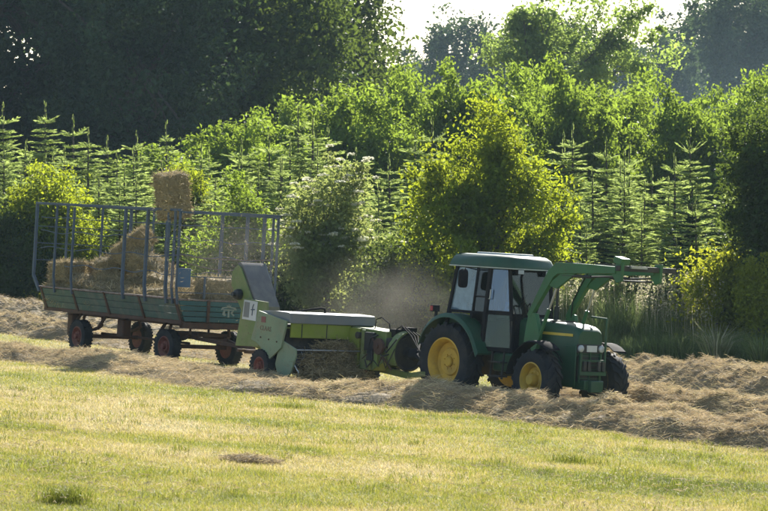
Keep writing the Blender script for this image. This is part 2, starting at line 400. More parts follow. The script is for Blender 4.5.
# windrows: centre lines given by the photo's ground pixels
def polyline(px):
    return np.array([ground_at(a, b)[:2] for a, b in px])
def resample(P, step):
    L = np.concatenate([[0], np.cumsum(np.linalg.norm(np.diff(P, axis=0), axis=1))])
    s_ = np.arange(0, L[-1], step)
    return np.stack([np.interp(s_, L, P[:, 0]), np.interp(s_, L, P[:, 1])], 1), s_, L[-1]
ROWS = []
def windrow(label, px, half, height, seed, n_straw, lump=1.0, hk=None, frac=.75):
    """hk: list of (fraction, height factor)"""
    rng = np.random.default_rng(seed)
    P, s_, LL = resample(polyline(px), .11)
    T = np.gradient(P, axis=0); T /= np.linalg.norm(T, axis=1)[:, None]; N = np.stack([-T[:, 1], T[:, 0]], 1)
    wob = (fbm(s_ / 1.7, s_ * 0 + seed, seed) - .44) * half * .9
    hk = hk or [(0, 1), (1, 1)]
    def surf(si, v):
        """si index along (float), v in -1..1 across"""
        cx = np.interp(si, np.arange(len(P)), P[:, 0] + N[:, 0] * wob); cy = np.interp(si, np.arange(len(P)), P[:, 1] + N[:, 1] * wob)
        nx_ = np.interp(si, np.arange(len(P)), N[:, 0]); ny_ = np.interp(si, np.arange(len(P)), N[:, 1])
        f = si / len(P); k = np.interp(f, [a for a, _ in hk], [b for _, b in hk])
        wv = half * (.8 + .5 * fbm(si * .11 / 1.1, si * 0 + 3, seed + 9)); x = cx + nx_ * v * wv; y = cy + ny_ * v * wv
        edge = np.clip(1 - np.abs(v) ** 2.4, 0, 1) ** .75; endf = np.clip(np.minimum(f, 1 - f) * 14, 0, 1)
        l1 = .5 * fbm(x / .8, y / .8, seed + 1, 2) + .6 * fbm(si * .11 / 1.5, v * 1.4 + 40, seed + 6, 2) - .04; l2 = fbm(x / .22, y / .22, seed + 2)
        h_ = height * k * endf * edge * np.clip(1 + lump * 1.9 * (l1 - .45) + lump * .9 * (l2 - .45), .2, 3)
        return x, y, gz(x, y) + h_ - .02 * (np.abs(v) > .97)
    vv = np.linspace(-1, 1, 37); SI, VV = np.meshgrid(np.arange(len(P)), vv, indexing='ij')
    x, y, z = surf(SI.ravel().astype(float), VV.ravel())
    g = Geo(); idx = np.arange(len(x)).reshape(SI.shape)
    Fq = np.stack([idx[:-1, :-1], idx[1:, :-1], idx[1:, 1:], idx[:-1, 1:]], -1).reshape(-1, 4)
    c = np.stack([.5 * fbm(x / .35, y / .35, seed + 4) , .05 + .6 * fbm(x / .12, y / .12, seed + 5), x * 0], 1)
    g.add(np.stack([x, y, z], 1), Fq, c)
    n_ = n_straw
    si = rng.uniform(0, len(P) - 1.01, n_); v = np.where(rng.random(n_) < .5, np.clip(rng.normal(0, .5, n_), -1.12, 1.12), rng.uniform(-1.18, 1.12, n_))
    x, y, z = surf(si, v); ang = rng.uniform(0, 6.283, n_)
    up = rng.normal(.12, .28, n_); D = unit(np.stack([np.cos(ang), np.sin(ang), up], 1)); L = rng.uniform(.07, .30, n_)
    Pp = np.stack([x, y, z + rng.uniform(-.01, .05, n_)], 1) - D * L[:, None] * .3
    patch = fbm(x / .8, y / .8, seed + 7)
    C = np.stack([np.clip(.12 + .9 * patch + rng.normal(0, .22, n_), 0, 1), rng.uniform(.2, 1, n_), x * 0], 1)
    g.add(*straws(Pp, D, L, rng.uniform(.004, .009, n_), rng.uniform(-.015, .035, n_), rng, C))
    tag(link('hay_windrow', g.mesh('hay_windrow'), 'hay'), label, 'windrow', kind='stuff')
    ROWS.append((P, half))
windrow('long raked row of dry hay nearest the camera, passing before the tractor wheels',
        [(-60, 349), (0, 356), (100, 365), (200, 380), (300, 394), (390, 403), (444, 406.5), (528, 416.5), (640, 431), (768, 446), (860, 457)], 1.45, .36, 11, 105000,
        hk=[(0, .7), (.47, .55), (.58, .95), (.7, 1.1), (1, 1.2)])
windrow('raked hay row lying right ahead of the tractor front wheels',
        [(560, 398), (640, 408), (768, 423), (860, 434)], 1.25, .50, 23, 36000)
windrow('sunlit hay row behind the tractor along the tall grass',
        [(590, 378), (640, 383), (700, 390), (768, 398), (860, 410)], 1.6, .62, 31, 36000)
windrow('hay row at the left edge behind the trailer wheels',
        [(-60, 322), (0, 329), (60, 337), (130, 346), (210, 356), (300, 366)], 1.2, .40, 41, 26000, hk=[(0, 1), (.45, 1), (.65, .4), (1, .3)])
windrow('farthest hay row at the left foot of the hedge',
        [(-60, 305), (0, 312), (60, 320), (150, 331), (260, 345), (420, 366)], 1.2, .46, 43, 20000, hk=[(0, 1), (.4, .9), (.7, .4), (1, .3)])

# mown grass: cut blades, thinner with distance
def field_grass():
    rng = np.random.default_rng(3); Ps = []
    for d0, d1, dens in ((33.0, 40, 2300), (40, 48, 1800), (48, 58, 1150), (58, 70, 600), (70, 84, 260), (84, 118, 90)):
        wmax = .124 * d1 + .6; n_ = int(2 * wmax * (d1 - d0) * dens)
        x = rng.uniform(-wmax, wmax, n_); y = rng.uniform(d0, d1, n_)
        k = (np.abs(x) < .121 * y + .5) & (y < hedge_y(x) + 1)
        Ps.append(np.stack([x[k], y[k], np.full(k.sum(), 1 + (d0 - 33) / 45)], 1))
    P = np.concatenate(Ps); x, y, wsc = P.T; n_ = len(x)
    patch = fbm(x / 2.2, y / 3.5, 71); fine = fbm(x / .3, y / .3, 73); tuft = np.clip((fbm(x / .55, y / .8, 75, 2) - .47) * 6, 0, 1)
    green = np.clip((fbm(x / 5, y / 2.6, 79, 2) - .34) * 4, 0, 1)
    L = (.032 + .045 * rng.random(n_) + .055 * tuft * rng.random(n_) + .05 * (fine - .4)).clip(.02, .3)
    ang = rng.uniform(0, 6.283, n_); D = np.stack([np.cos(ang), np.sin(ang), ang * 0], 1)
    strip = np.exp(-((y - 45.3 + .35 * x + .8 * (patch - .44)) / 1.1) ** 2); dry = np.clip(.37 + 1.25 * (patch - .42) + .5 * (fine - .44) + .45 * (1 - green) * .6 + rng.normal(0, .2, n_) - .25 * tuft - .34 * strip, 0, 1)
    C = np.stack([dry, rng.uniform(.1, 1, n_), x * 0], 1)
    V, Fq, Ft, Cc = blades(np.stack([x, y, gz(x, y) - .006], 1), D, L, .0075 * wsc, rng, C, 1.1)
    # single triangle blades: keep base pair and tip only
    V = V.reshape(-1, 5, 3)[:, [0, 1, 4]].reshape(-1, 3); Cc = Cc.reshape(-1, 5, 3)[:, [0, 1, 4]].reshape(-1, 3)
    me = mesh_np('grass', V, [np.arange(len(V)).reshape(-1, 3)], Cc)
    tag(link('grass', me, 'grass'), 'short yellow-green mown grass of the field', 'grass', kind='stuff')
    # cut stalks lying about
    n_ = 12000; y = 33 + 45 * rng.random(n_) ** 1.2; x = rng.uniform(-1, 1, n_) * (.121 * y + .4)
    keep = rng.random(n_) < np.clip((fbm(x / 1.6, y / 2.2, 91) - .36) * 5, .08, 1); x, y = x[keep], y[keep]; n_ = len(x)
    ang = rng.uniform(0, 6.283, n_); D = unit(np.stack([np.cos(ang), np.sin(ang), rng.normal(.08, .12, n_)], 1)); L = rng.uniform(.04, .13, n_)
    C = np.stack([rng.uniform(.1, .8, n_), rng.uniform(.1, .7, n_), x * 0], 1)
    g = Geo(); g.add(*straws(np.stack([x, y, gz(x, y) + rng.uniform(.03, .09, n_)], 1), D, L, .008 * np.ones(n_), rng.uniform(0, .03, n_), rng, C))
    tag(link('loose_hay', g.mesh('loose_hay'), 'hay'), 'loose dry stalks scattered on the mown grass', 'hay', kind='stuff')
    # taller uncut tufts
    g = []; n_c = 230; y = 33.5 + 30 * rng.random(n_c); x = rng.uniform(-1, 1, n_c) * (.119 * y)
    V_, Fq_, Ft_, C_ = [], [], [], []; k = 0
    for cx, cy in zip(x, y):
        m_ = rng.integers(14, 46); r_ = rng.uniform(.06, .28)
        px, py = cx + rng.normal(0, r_, m_), cy + rng.normal(0, r_ * .8, m_); ang = rng.uniform(0, 6.28, m_)
        D = np.stack([np.cos(ang), np.sin(ang), ang * 0], 1)
        C = np.stack([np.clip(rng.normal(.22, .16, m_), 0, 1), rng.uniform(.0, .8, m_), ang * 0], 1)
        V, Fq, Ft, Cc = blades(np.stack([px, py, gz(px, py) - .005], 1), D, rng.uniform(.07, .18, m_), .009, rng, C, .8)
        V_.append(V); Fq_.append(Fq + k); Ft_.append(Ft + k); C_.append(Cc); k += len(V)
    me = mesh_np('grass_tufts', np.concatenate(V_), [np.concatenate(Fq_), np.concatenate(Ft_)], np.concatenate(C_))
    tag(link('grass_tufts', me, 'grass'), 'taller green grass tufts left standing in the mown field', 'grass', kind='stuff')
field_grass()
def hay_clump(label, px, py, r, h, seed):
    rng = np.random.default_rng(seed); g0 = ground_at(px, py); n_ = 900; a = rng.uniform(0, 6.28, n_); q = np.sqrt(rng.random(n_)); x = g0[0] + r * q * np.cos(a) * 1.3; y = g0[1] + r * q * np.sin(a)
    ang = rng.uniform(0, 6.28, n_); D = unit(np.stack([np.cos(ang), np.sin(ang), rng.normal(.1, .3, n_)], 1)); L = rng.uniform(.08, .28, n_)
    C = np.stack([rng.uniform(.0, .8, n_), rng.uniform(.1, .8, n_), x * 0], 1); P = np.stack([x, y, gz(x, y) + h * (1 - q * q) * rng.random(n_) + .03], 1) - D * L[:, None] / 2
    g = Geo(); g.add(*straws(P, D, L, rng.uniform(.005, .010, n_), rng.uniform(-.02, .04, n_), rng, C)); tag(link('hay_clump', g.mesh('hay_clump'), 'hay'), label, 'hay', kind='stuff')
def tuft(label, px, py, r, h, n_, seed):
    rng = np.random.default_rng(seed); g0 = ground_at(px, py); x = g0[0] + rng.normal(0, r, n_); y = g0[1] + rng.normal(0, r * .7, n_); a = rng.uniform(0, 6.28, n_)
    V, Fq, Ft, Cc = blades(np.stack([x, y, gz(x, y) - .01], 1), np.stack([np.cos(a), np.sin(a), a * 0], 1), h * rng.uniform(.5, 1.1, n_), .009, rng, np.stack([np.clip(rng.normal(.15, .12, n_), 0, 1), rng.uniform(0, .7, n_), a * 0], 1), .6)
    tag(link('grass_tuft', mesh_np('grass_tuft', V, [Fq, Ft], Cc), 'grass'), label, 'grass', kind='stuff')
tuft('dark green grass tuft standing at the bottom left of the field', 66, 503, .16, .26, 420, 71)
tuft('low green grass tuft left of the bottom centre of the field', 290, 408, .25, .16, 260, 72)
tuft('dark green grass tuft in the right foreground', 575, 463, .2, .2, 260, 73)
hay_clump('small clump of hay left on the grass below the baler', 250, 463, .30, .07, 5)
# ------------------------------------------------------------------ trees and hedge
def limb(mb, a, b, r0, r1, rng, k=5, sag=.12):
    a = np.array(a, float); b = np.array(b, float); L = np.linalg.norm(b - a); pts = []
    off = rng.normal(0, sag * L * .5, 3); off[2] = abs(off[2]) * .6
    for i in range(k): t = i / (k - 1); pts.append(tuple(a + (b - a) * t + off * math.sin(math.pi * t) + rng.normal(0, .012 * L, 3) * (0 < i < k - 1)))
    mb.tube(pts, [r0 + (r1 - r0) * i / (k - 1) for i in range(k)], 7)
def crown_tree(name, label, cat, loc, height, ells, n_clump, per, leaf, mat, seed, trunk_r=.12, trunk_h=.4, clump=.38, shell=.55, barkm='bark',
               group=None, limbs=12, up=.35, aspect=.62, flowers=0, droop=0, thin=0):
    """ells: list of (cx,cy,cz,rx,ry,rz,weight) in metres from the foot"""
    rng = np.random.default_rng(seed); root = empty(name, loc); tag(root, label, cat, group)
    W = np.array([e[6] * (e[3] * e[4] * e[5]) ** .8 for e in ells]); W /= W.sum()
    C = []; CS = []
    def env(k, lo, hi):
        e = ells[k]; d = unit(rng.normal(size=3)); r_ = lo + (hi - lo) * rng.random() ** .6
        r_ *= 1 + .26 * (vnoise(d[0] * 2.6 + 7, d[1] * 2.6 + d[2] * 2.9 + 5, seed) - .5) * 2
        return np.array([e[0] + d[0] * e[3] * r_, e[1] + d[1] * e[4] * r_, e[2] + d[2] * e[5] * r_])
    while len(C) < n_clump * .62:                             # sprays: clumps strung along branches, thinner to the tip
        k = rng.choice(len(ells), p=W); tip = env(k, .9, 1.12); e = ells[k]
        st = np.array([e[0] * .4, e[1] * .4, max(.2, min(tip[2], e[2]) * rng.uniform(.35, .8))]) + rng.normal(0, .12, 3); m_ = int(rng.integers(4, 8))
        bow = rng.normal(0, .10, 3) * np.linalg.norm(tip - st)
        for q in range(m_):
            t = .42 + .62 * (q + rng.random() * .5) / m_; C.append(st + (tip - st) * t + bow * math.sin(math.pi * min(t, 1)) + rng.normal(0, .05, 3)); CS.append(1.25 - .75 * t)
    for k in rng.choice(len(ells), int(n_clump * .38), p=W): C.append(env(k, shell, .86)); CS.append(1.0)
    C = np.array(C); CS = np.array(CS); CS = CS[C[:, 2] > .25]
    C = C[C[:, 2] > .25]
    if thin:                                                  # holes in the crown
        keep = np.array([vnoise(c[0] / thin + 50, c[2] / thin + c[1] * .3 / thin + 50, seed + 3) > .36 for c in C]); C = C[keep]; CS = CS[keep]
    # trunk with limbs
    mb = MB(); top = np.array([0, 0, trunk_h * height]); lean = rng.normal(0, .03 * height, 2)
    pts = [(0, 0, -.15)] + [(lean[0] * t, lean[1] * t, top[2] * t) for t in (.25, .5, .75, 1)]
    mb.tube(pts, [trunk_r * 1.35, trunk_r * 1.05, trunk_r * .92, trunk_r * .8, trunk_r * .55], 9)
    for c in C[rng.choice(len(C), min(limbs, len(C)), replace=False)]:
        t = rng.uniform(.45, 1); limb(mb, (lean[0] * t, lean[1] * t, top[2] * t), c, trunk_r * .5 * (1.2 - .5 * t), trunk_r * .08, rng)
    mb.build('trunk', barkm, root)
    # leaves
    g = Geo(); n_ = len(C) * per; ci = np.repeat(np.arange(len(C)), per)
    cs = clump * rng.uniform(.7, 1.25, len(C)) * CS * 1.25; P = C[ci] + np.clip(rng.normal(size=(n_, 3)), -2, 2) * (cs[ci, None] * np.array([1, 1, .72]))
    br = rng.uniform(.15, .85, len(C))[ci]; hu = rng.uniform(.1, .9, len(C))[ci]
    if droop: P[:, 2] -= droop * (np.linalg.norm(P[:, :2] - C[ci, :2], axis=1)) ** 2
    k = P[:, 2] > .05
    g.add(*leaves(P[k], leaf, aspect, up, rng, br[k], hu[k]))
    link('crown', g.mesh('crown'), mat, root)
    if flowers:                                               # flat umbels of small cream florets on the outside of the crown
        g = Geo(); zc = ells[0][2]; sel = C[(C[:, 1] < .9) & (C[:, 2] > zc - .8)]
        sel = sel[rng.choice(len(sel), min(flowers, len(sel)), replace=False)]; Pf = []
        for c in sel:
            q = c + unit(c - np.array([0, 0, zc])) * .40; rr = rng.uniform(.10, .21); m_ = 60; a = rng.uniform(0, 6.28, m_); r_ = rr * np.sqrt(rng.random(m_))
            Pf.append(np.stack([q[0] + r_ * np.cos(a), q[1] + r_ * np.sin(a), q[2] + .05 - 1.2 * r_ * r_ + rng.normal(0, .012, m_)], 1))
        Pf = np.concatenate(Pf); V, F_, Cc = leaves(Pf, .065, .9, 1.2, rng); g.add(V, F_, Cc)
        link('blossom', g.mesh('blossom'), 'flower_cream', root)
    return root
def put(o, px, d, s=1, rz=0, label=None, sz=None, group=None):
    x, y, z = at_depth(px, d); o.location = (x, y, z - .03); o.rotation_euler = (0, 0, rz); o.scale = (s, s, sz or s)
    if label: o['label'] = label
    if group: o['group'] = group
    return o

# --- tall dark broadleaved trees at the left, cut by the top of the picture
big = crown_tree('broadleaf_tree', 'tall dark broadleaved tree cut by the left edge of the picture', 'tree', (0, 0, 0), 19,
                 [(0, 0, 11, 6.4, 5.5, 8.5, 1), (-2.5, 0, 8, 5, 4.5, 5.5, .7), (3, -.5, 9, 4.6, 4, 6, .7), (0, -1, 15.5, 4, 4, 4, .6)], 620, 100, .27, 'leaf_dark', 101,
                 .42, .6, .56, .45, limbs=26, thin=1.6)
big2 = crown_tree('broadleaf_tree', 'tall dark tree with sunlit leaf gaps, beside the sky gap', 'tree', (0, 0, 0), 18,
                  [(0, 0, 10.5, 5.0, 4.6, 7.4, 1), (2.4, 0, 9.6, 3.6, 3.6, 4.2, .7), (-2.6, 0, 8, 4, 4, 5, .6), (.2, 0, 15, 2.8, 3, 3.2, .5)], 430, 90, .29, 'leaf_oak', 103,
                  .36, .6, .58, .5, limbs=24, thin=1.3)
G_big = 'tall dark trees at the left'
put(big, -20, 186, 1.43, 0, group=G_big)
put(copy_tree(big), 92, 196, 1.51, 2.1, 'tall dark broadleaved tree, second from the left edge', group=G_big)
put(copy_tree(big), 190, 198, 1.46, 4.0, 'tall dark broadleaved tree above the flying bale', group=G_big)
put(big2, 302, 213, 1.41, .3, group=G_big)
put(copy_tree(big2), 245, 186, 1.31, 2.6, 'dark broadleaved tree with thinner crown, third from the sky gap', group=G_big)
put(copy_tree(big2), 362, 243, 0.87, 1.7, 'smaller dark tree whose top dips towards the sky gap', group=G_big)
put(copy_tree(big), 140, 174, 1.05, 5.1, 'lower dark tree in front of the tall ones, left of the flying bale', group=G_big)

# unseen trees added beyond both picture edges, for glass reflections and ambient shade
for k, (x, y, sc) in enumerate([(-34, 150, 1.1), (-46, 140, 1.0), (-58, 150, 1.2), (-72, 138, 1.0), (-88, 130, 1.15), (26, 104, .7), (33, 92, .75), (41, 84, .7), (50, 76, .8), (60, 66, .75), (72, 60, .8)]):
    o = copy_tree(big if k % 2 else big2); o.location = (x, y, gzf(x, y) - .05); o.rotation_euler = (0, 0, k * 1.3); o.scale = (sc, sc, sc)
    o['label'] = 'unseen tree added along the hedge line beyond the picture edges'; o['group'] = 'unseen trees added beyond the edges'

# --- far trees behind the hedge
far = crown_tree('far_tree', 'rounded bluish far tree standing alone against the sky gap', 'tree', (0, 0, 0), 22,
                 [(0, 0, 14.5, 4.2, 4, 6.8, 1), (-1.6, 0, 12, 3, 3, 4.5, .5), (1.6, 0, 11.5, 3.2, 3, 5, .5)], 360, 75, .34, 'leaf_far', 111, .3, .6, .55, .5, limbs=16)
G_far = 'far hazy trees behind the hedge'
def put_top(o, px, ty, d, h0, s, rz=0, label=None, group=None):
    x, y, z = at_depth(px, d); return put(o, px, d, s, rz, label, (CAM_H + (HY - ty) / F_PX * d - z) / h0, group)
put_top(far, 470, 10, 480, 20.6, 2.00, 0, group=G_far)
put_top(copy_tree(far), 612, 38, 608, 20, 2.00, 1.3, 'bluish far tree under the limbs of the spreading pale tree', group=G_far)
put_top(copy_tree(far), 660, 36, 640, 20, 2.08, 2.3, 'low bluish far tree left of the far wood', group=G_far)
put_top(copy_tree(far), 704, 2, 736, 20, 2.72, 3.3, 'bluish far tree at the left end of the far wood', group=G_far)
put_top(copy_tree(far), 742, -22, 704, 20, 2.88, 4.4, 'tall bluish far tree in the top right corner', group=G_far)
put_top(copy_tree(far), 790, -26, 720, 20, 3.04, 5.4, 'bluish far tree cut by the right edge of the picture', group=G_far)
put_top(copy_tree(far), 560, 18, 640, 20, 2.08, .7, 'bluish far tree behind the trunk of the spreading pale tree', group=G_far)
put_top(copy_tree(far), 518, 28, 672, 20, 2.56, 2.9, 'bluish far tree between the rounded tree and the spreading pale tree', group=G_far)
put_top(copy_tree(far), 415, 58, 640, 20, 2.08, 1.9, 'low bluish far tree at the foot of the sky gap', group=G_far)
pale = crown_tree('spreading_tree', 'pale green spreading tree with visible trunk and sideways limbs above the hedge', 'tree', (0, 0, 0), 17,
                  [(.4, 0, 13.2, 3.4, 3, 2.2, 1), (4.2, 0, 12.6, 3.6, 2.6, 1.4, .9), (-1.8, 0, 13.2, 2.4, 2.4, 1.7, .7), (3.2, 0, 14.8, 5.0, 2.8, 1.9, 1.1), (7.0, 0, 12.8, 2.6, 2.2, 1.3, .7), (2.2, 0, 11.0, 2.8, 2.2, .8, .5), (-1.5, 0, 15.2, 2.6, 2.4, 1.4, .7)],
                  380, 70, .28, 'leaf_pale', 121, .22, .74, .42, .3, 'bark', limbs=30, thin=.9)
put(pale, 546, 214)

# --- bushy hazel hedge behind the young firs
hz = [crown_tree('hazel_bush', 'bushy sunlit hazel in the hedge behind the firs', 'bush', (0, 0, 0), 8.5,
                 [(0, 0, 4.6, 2.5, 2.2, 4.0, 1), (-1.4, 0, 3.6, 1.9, 1.9, 3.2, .6), (1.5, 0, 3.8, 1.9, 1.9, 3.4, .6)], 330, 100, .195, 'leaf_hazel', 131 + k, .1, .5, .36, .2,
                 limbs=16, group='hazel bushes of the rear hedge', up=.5) for k in range(3)]
HZ = ['bushy hazel %s in the rear hedge' % t for t in ('mostly hidden behind the firs left of the flying bale', 'at the low left end, above the flying bale,', 'third from the left, above the front of the trailer,',
    'above the bale thrower', 'above the elder bush', 'under the left edge of the sky gap', 'at the left shoulder of the highest stretch', 'left of the rounded far tree', 'right below the rounded far tree',
    'directly below the trunk of the spreading pale tree', 'forming the highest top right of the pale trunk', 'above the tractor loader arm', 'in the dip above the loader tip', 'behind the candelabra-topped fir',
    'left of the dark tree at the right edge', 'behind the tree at the right edge', 'cut by the right picture edge')]
# (pixel of the middle, pixel row of the top)
for k, (px, ty) in enumerate([(150, 150), (205, 132), (250, 116), (292, 104), (332, 98), (372, 84), (412, 74), (452, 74), (492, 80), (532, 72), (572, 70), (610, 84), (650, 94), (690, 92), (728, 86), (768, 84), (806, 80)]):
    d = 152 + 7 * math.sin(k * 2.3); o = hz[k] if k < 3 else copy_tree(hz[k % 3])
    x, y, z = at_depth(px, d); top = CAM_H + (HY - ty) / F_PX * d - z
    put(o, px, d, 1.02 + .1 * math.sin(k * 1.7), k * 1.9, HZ[k], top / 8.3)

# --- young firs of the plantation
def fir(label, h, seed, mat='needle', cand=False, dens=1.0, spread=.30):
    rng = np.random.default_rng(seed); root = empty('fir_tree'); tag(root, label, 'fir tree', 'young firs of the plantation')
    mb = MB(); mb.tube([(0, 0, -.1), (.02, 0, h * .5), (0, 0, h * .98)], [.075, .05, .012], 7); mb.build('trunk', 'bark', root)
    A, B = [], []                                            # twig starts and ends
    z = h * .96; gap = .34
    lead = .55 if not cand else .75
    for k in range(10): zz = h * .96 - lead + lead * k / 10 * 1.05; A.append((0, 0, zz)); B.append((rng.normal(0, .02), rng.normal(0, .02), zz + .22))
    z = h * .96 - lead; first = True
    while z > .25:
        hz_ = h - z; L = spread * hz_ + .12 + rng.normal(0, .05); nb = int(rng.integers(5, 8)); a0 = rng.uniform(0, 6.28)
        for i in range(nb):
            a = a0 + 6.283 * i / nb + rng.normal(0, .18); Lb = max(.2, L * rng.uniform(.75, 1.15)); el = .75 if first and cand else rng.uniform(.05, .38) * (1 if hz_ > .8 else 1.8)
            dx, dy = math.cos(a), math.sin(a); st = max(3, int(Lb / .075 * dens))
            for q in range(st):
                t = (q + .6) / st; r_ = Lb * t; zz = z + r_ * el - .12 * r_ * r_ + (.25 * r_ * r_ if first and cand else 0)
                p = np.array([dx * r_, dy * r_, zz]); fw = np.array([dx, dy, el - .2 * r_]); fw /= np.linalg.norm(fw)
                A.append(p - fw * .05); B.append(p + fw * .16)
                if not (first and cand) or t < .3:
                    sl = (.10 + .34 * Lb * (1 - t) * .8) * rng.uniform(.7, 1.2)
                    for sgn in (-1, 1):
                        sdv = np.array([-dy * sgn, dx * sgn, 0]) * .75 + fw * .65; sdv /= np.linalg.norm(sdv); m_ = max(1, int(sl / .13))
                        for u in range(m_): s0 = p + sdv * (sl * u / m_); A.append(s0); B.append(s0 + sdv * (sl / m_ + .06) + np.array([0, 0, rng.normal(.01, .02)]))
        z -= gap * rng.uniform(.7, 1.25) * (.55 if not first else 1); first = False
    A = np.array(A); B = np.array(B); n_ = len(A); d = B - A; L = np.linalg.norm(d, axis=1, keepdims=True); d = d / L; g = Geo()
    br0 = np.clip(.35 + .5 * np.linalg.norm(A[:, :2], axis=1) / (spread * (h - A[:, 2]) + .3), 0, 1)  # paler outward: backlit look of the tips put into the twig colour
    for q in range(2):
        s_ = unit(np.cross(d, unit(rng.normal(size=(n_, 3)) + np.array([0, 0, 1.2 if q == 0 else 0])))); wd = rng.uniform(.016, .030, n_)[:, None]
        V = np.stack([A, A + d * L * .45 + s_ * wd, B, A + d * L * .45 - s_ * wd], 1).reshape(-1, 3)
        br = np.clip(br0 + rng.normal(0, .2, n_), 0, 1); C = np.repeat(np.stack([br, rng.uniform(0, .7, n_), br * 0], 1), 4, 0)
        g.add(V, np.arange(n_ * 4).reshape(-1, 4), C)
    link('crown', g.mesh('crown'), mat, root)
    return root
G_fir = 'young light green fir in the dense plantation behind the hay field'
firs = [fir(G_fir, 6.0, 201, spread=.20), fir(G_fir, 6.0, 202, spread=.24), fir(G_fir, 6.0, 203, spread=.22), fir(G_fir, 6.0, 204, spread=.26), fir(G_fir, 6.0, 205, spread=.18), fir(G_fir, 6.0, 206, spread=.23)]
rng = np.random.default_rng(17); k = 0
for t0, hh in ((1.9, 3.2), (3.4, 4.3), (5.6, 5.0), (8.2, 5.8), (11.2, 6.4), (14.5, 6.9)):
    x = -19.0 + rng.uniform(0, 1)
    while x < 20:
        xx = x + rng.normal(0, .22); yy = hedge_y(xx) + t0 / .76 + rng.normal(0, .4); px = HX + F_PX * xx / yy
        if -25 < px < 793:
            o = firs[k] if k < 6 else copy_tree(firs[int(rng.integers(0, 6))]); k += 1
            s = hh / 6.0 * rng.uniform(.80, 1.18); put(o, px, yy, s * rng.uniform(.95, 1.3), rng.uniform(0, 6.28), sz=s)
        x += rng.uniform(.75, 1.3) * (1 + .15 * (t0 > 9))
o = fir('fir with upswept candelabra top shoots standing above its neighbours at the right', 7.6, 211, cand=True, spread=.26); put(o, 690, 112, 1)
o = fir('large dark fir between the loader and the right edge', 5.6, 212, 'needle_dark', spread=.42, dens=1.25); put(o, 692, 101, .98)
o = fir('broad dark fir just behind the loader arm', 4.6, 213, 'needle_dark', spread=.40, dens=1.2); put(o, 618, 105, .95)

# --- front hedge: single bushes and small trees
crown_d = dict(cat='bush')
put(crown_tree('hedge_bush', 'dark round bush with yellow-lit rim above the rear of the trailer', 'bush', (0, 0, 0), 6,
    [(0, 0, 3.3, 1.55, 1.4, 2.0, 1), (-.9, 0, 2.4, 1.3, 1.3, 2.0, .6), (.7, 0, 2.2, 1.3, 1.3, 1.9, .6)], 330, 60, .13, 'leaf_yellow', 301, .08, .45, .25, .12, limbs=18), 48, 113)
put(crown_tree('hedge_bush', 'dark leafy bush at the left picture edge beside the trailer', 'bush', (0, 0, 0), 4.4,
    [(0, 0, 1.9, 1.7, 1.3, 1.9, 1), (1.0, 0, 1.2, 1.2, 1.1, 1.2, .6)], 260, 58, .13, 'leaf_oak', 303, .07, .4, .26, .12, limbs=12), 0, 112)
put(crown_tree('hedge_bush', 'pale yellow-green bush behind the front of the trailer cage', 'bush', (0, 0, 0), 4.9,
    [(0, 0, 2.8, 1.15, 1.1, 1.9, 1), (.8, 0, 2.0, 1.1, 1, 1.7, .6), (-.8, 0, 1.9, 1, 1, 1.6, .5)], 260, 55, .13, 'leaf_hazel', 305, .07, .4, .26, .12, limbs=14), 238, 107)
put(crown_tree('hedge_bush', 'small yellow-lit bush above and left of the flying bale', 'bush', (0, 0, 0), 6.2,
    [(0, 0, 5.1, .8, .8, .9, 1), (.2, 0, 3.4, .9, .9, 1.6, .7)], 130, 55, .14, 'leaf_yellow', 307, .06, .5, .25, .4, limbs=10), 182, 117, .9)
put(crown_tree('elder_bush', 'elder bush with cream flower heads behind the baler', 'bush', (0, 0, 0), 5.6,
    [(0, 0, 3.7, 1.45, 1.3, 2.0, 1), (-.7, 0, 2.4, 1.3, 1.2, 2.0, .7), (.8, 0, 2.2, 1.2, 1.2, 1.9, .6)], 330, 58, .135, 'leaf_elder', 311, .09, .4, .27, .15, limbs=18, flowers=420), 330, 104)
put(crown_tree('hedge_tree', 'broad yellow-lit tree with dark heart standing behind the tractor cab', 'tree', (0, 0, 0), 7.6,
    [(-.1, 0, 5.0, 1.4, 1.5, 1.9, 1), (-.7, 0, 6.3, .45, .5, .7, .7), (.7, 0, 6.4, .45, .5, .6, .7), (-1.9, 0, 4.4, .6, .7, .7, .6), (1.95, 0, 4.5, .6, .7, .8, .6), (-1.1, 0, 3.5, 1.6, 1.6, 2.2, .8), (1.1, 0, 3.6, 1.5, 1.6, 2.1, .8), (.1, 0, 6.8, .6, .7, .8, .7), (-1.4, 0, 5.6, .6, .7, .6, .6), (1.3, 0, 5.7, .6, .7, .7, .6), (0, 0, 2.0, 2.2, 1.6, 1.8, .8), (2.1, 0, 2.6, .7, .8, .8, .5)],
    620, 70, .135, 'leaf_yellow', 313, .16, .55, .24, .3, limbs=30, up=.5), 486, 100.5)
put(crown_tree('hedge_bush', 'low dark bush in the dust between baler and tractor', 'bush', (0, 0, 0), 3.6,
    [(0, 0, 1.6, 1.6, 1.2, 1.7, 1)], 200, 55, .13, 'leaf_oak', 317, .07, .4, .26, .12, limbs=10), 405, 101)
put(crown_tree('hedge_bush', 'low dark bush behind the grey deck of the baler', 'bush', (0, 0, 0), 3.2,
    [(0, 0, 1.4, 1.6, 1.2, 1.5, 1)], 190, 55, .13, 'leaf_oak', 318, .07, .4, .26, .12, limbs=10), 285, 106)
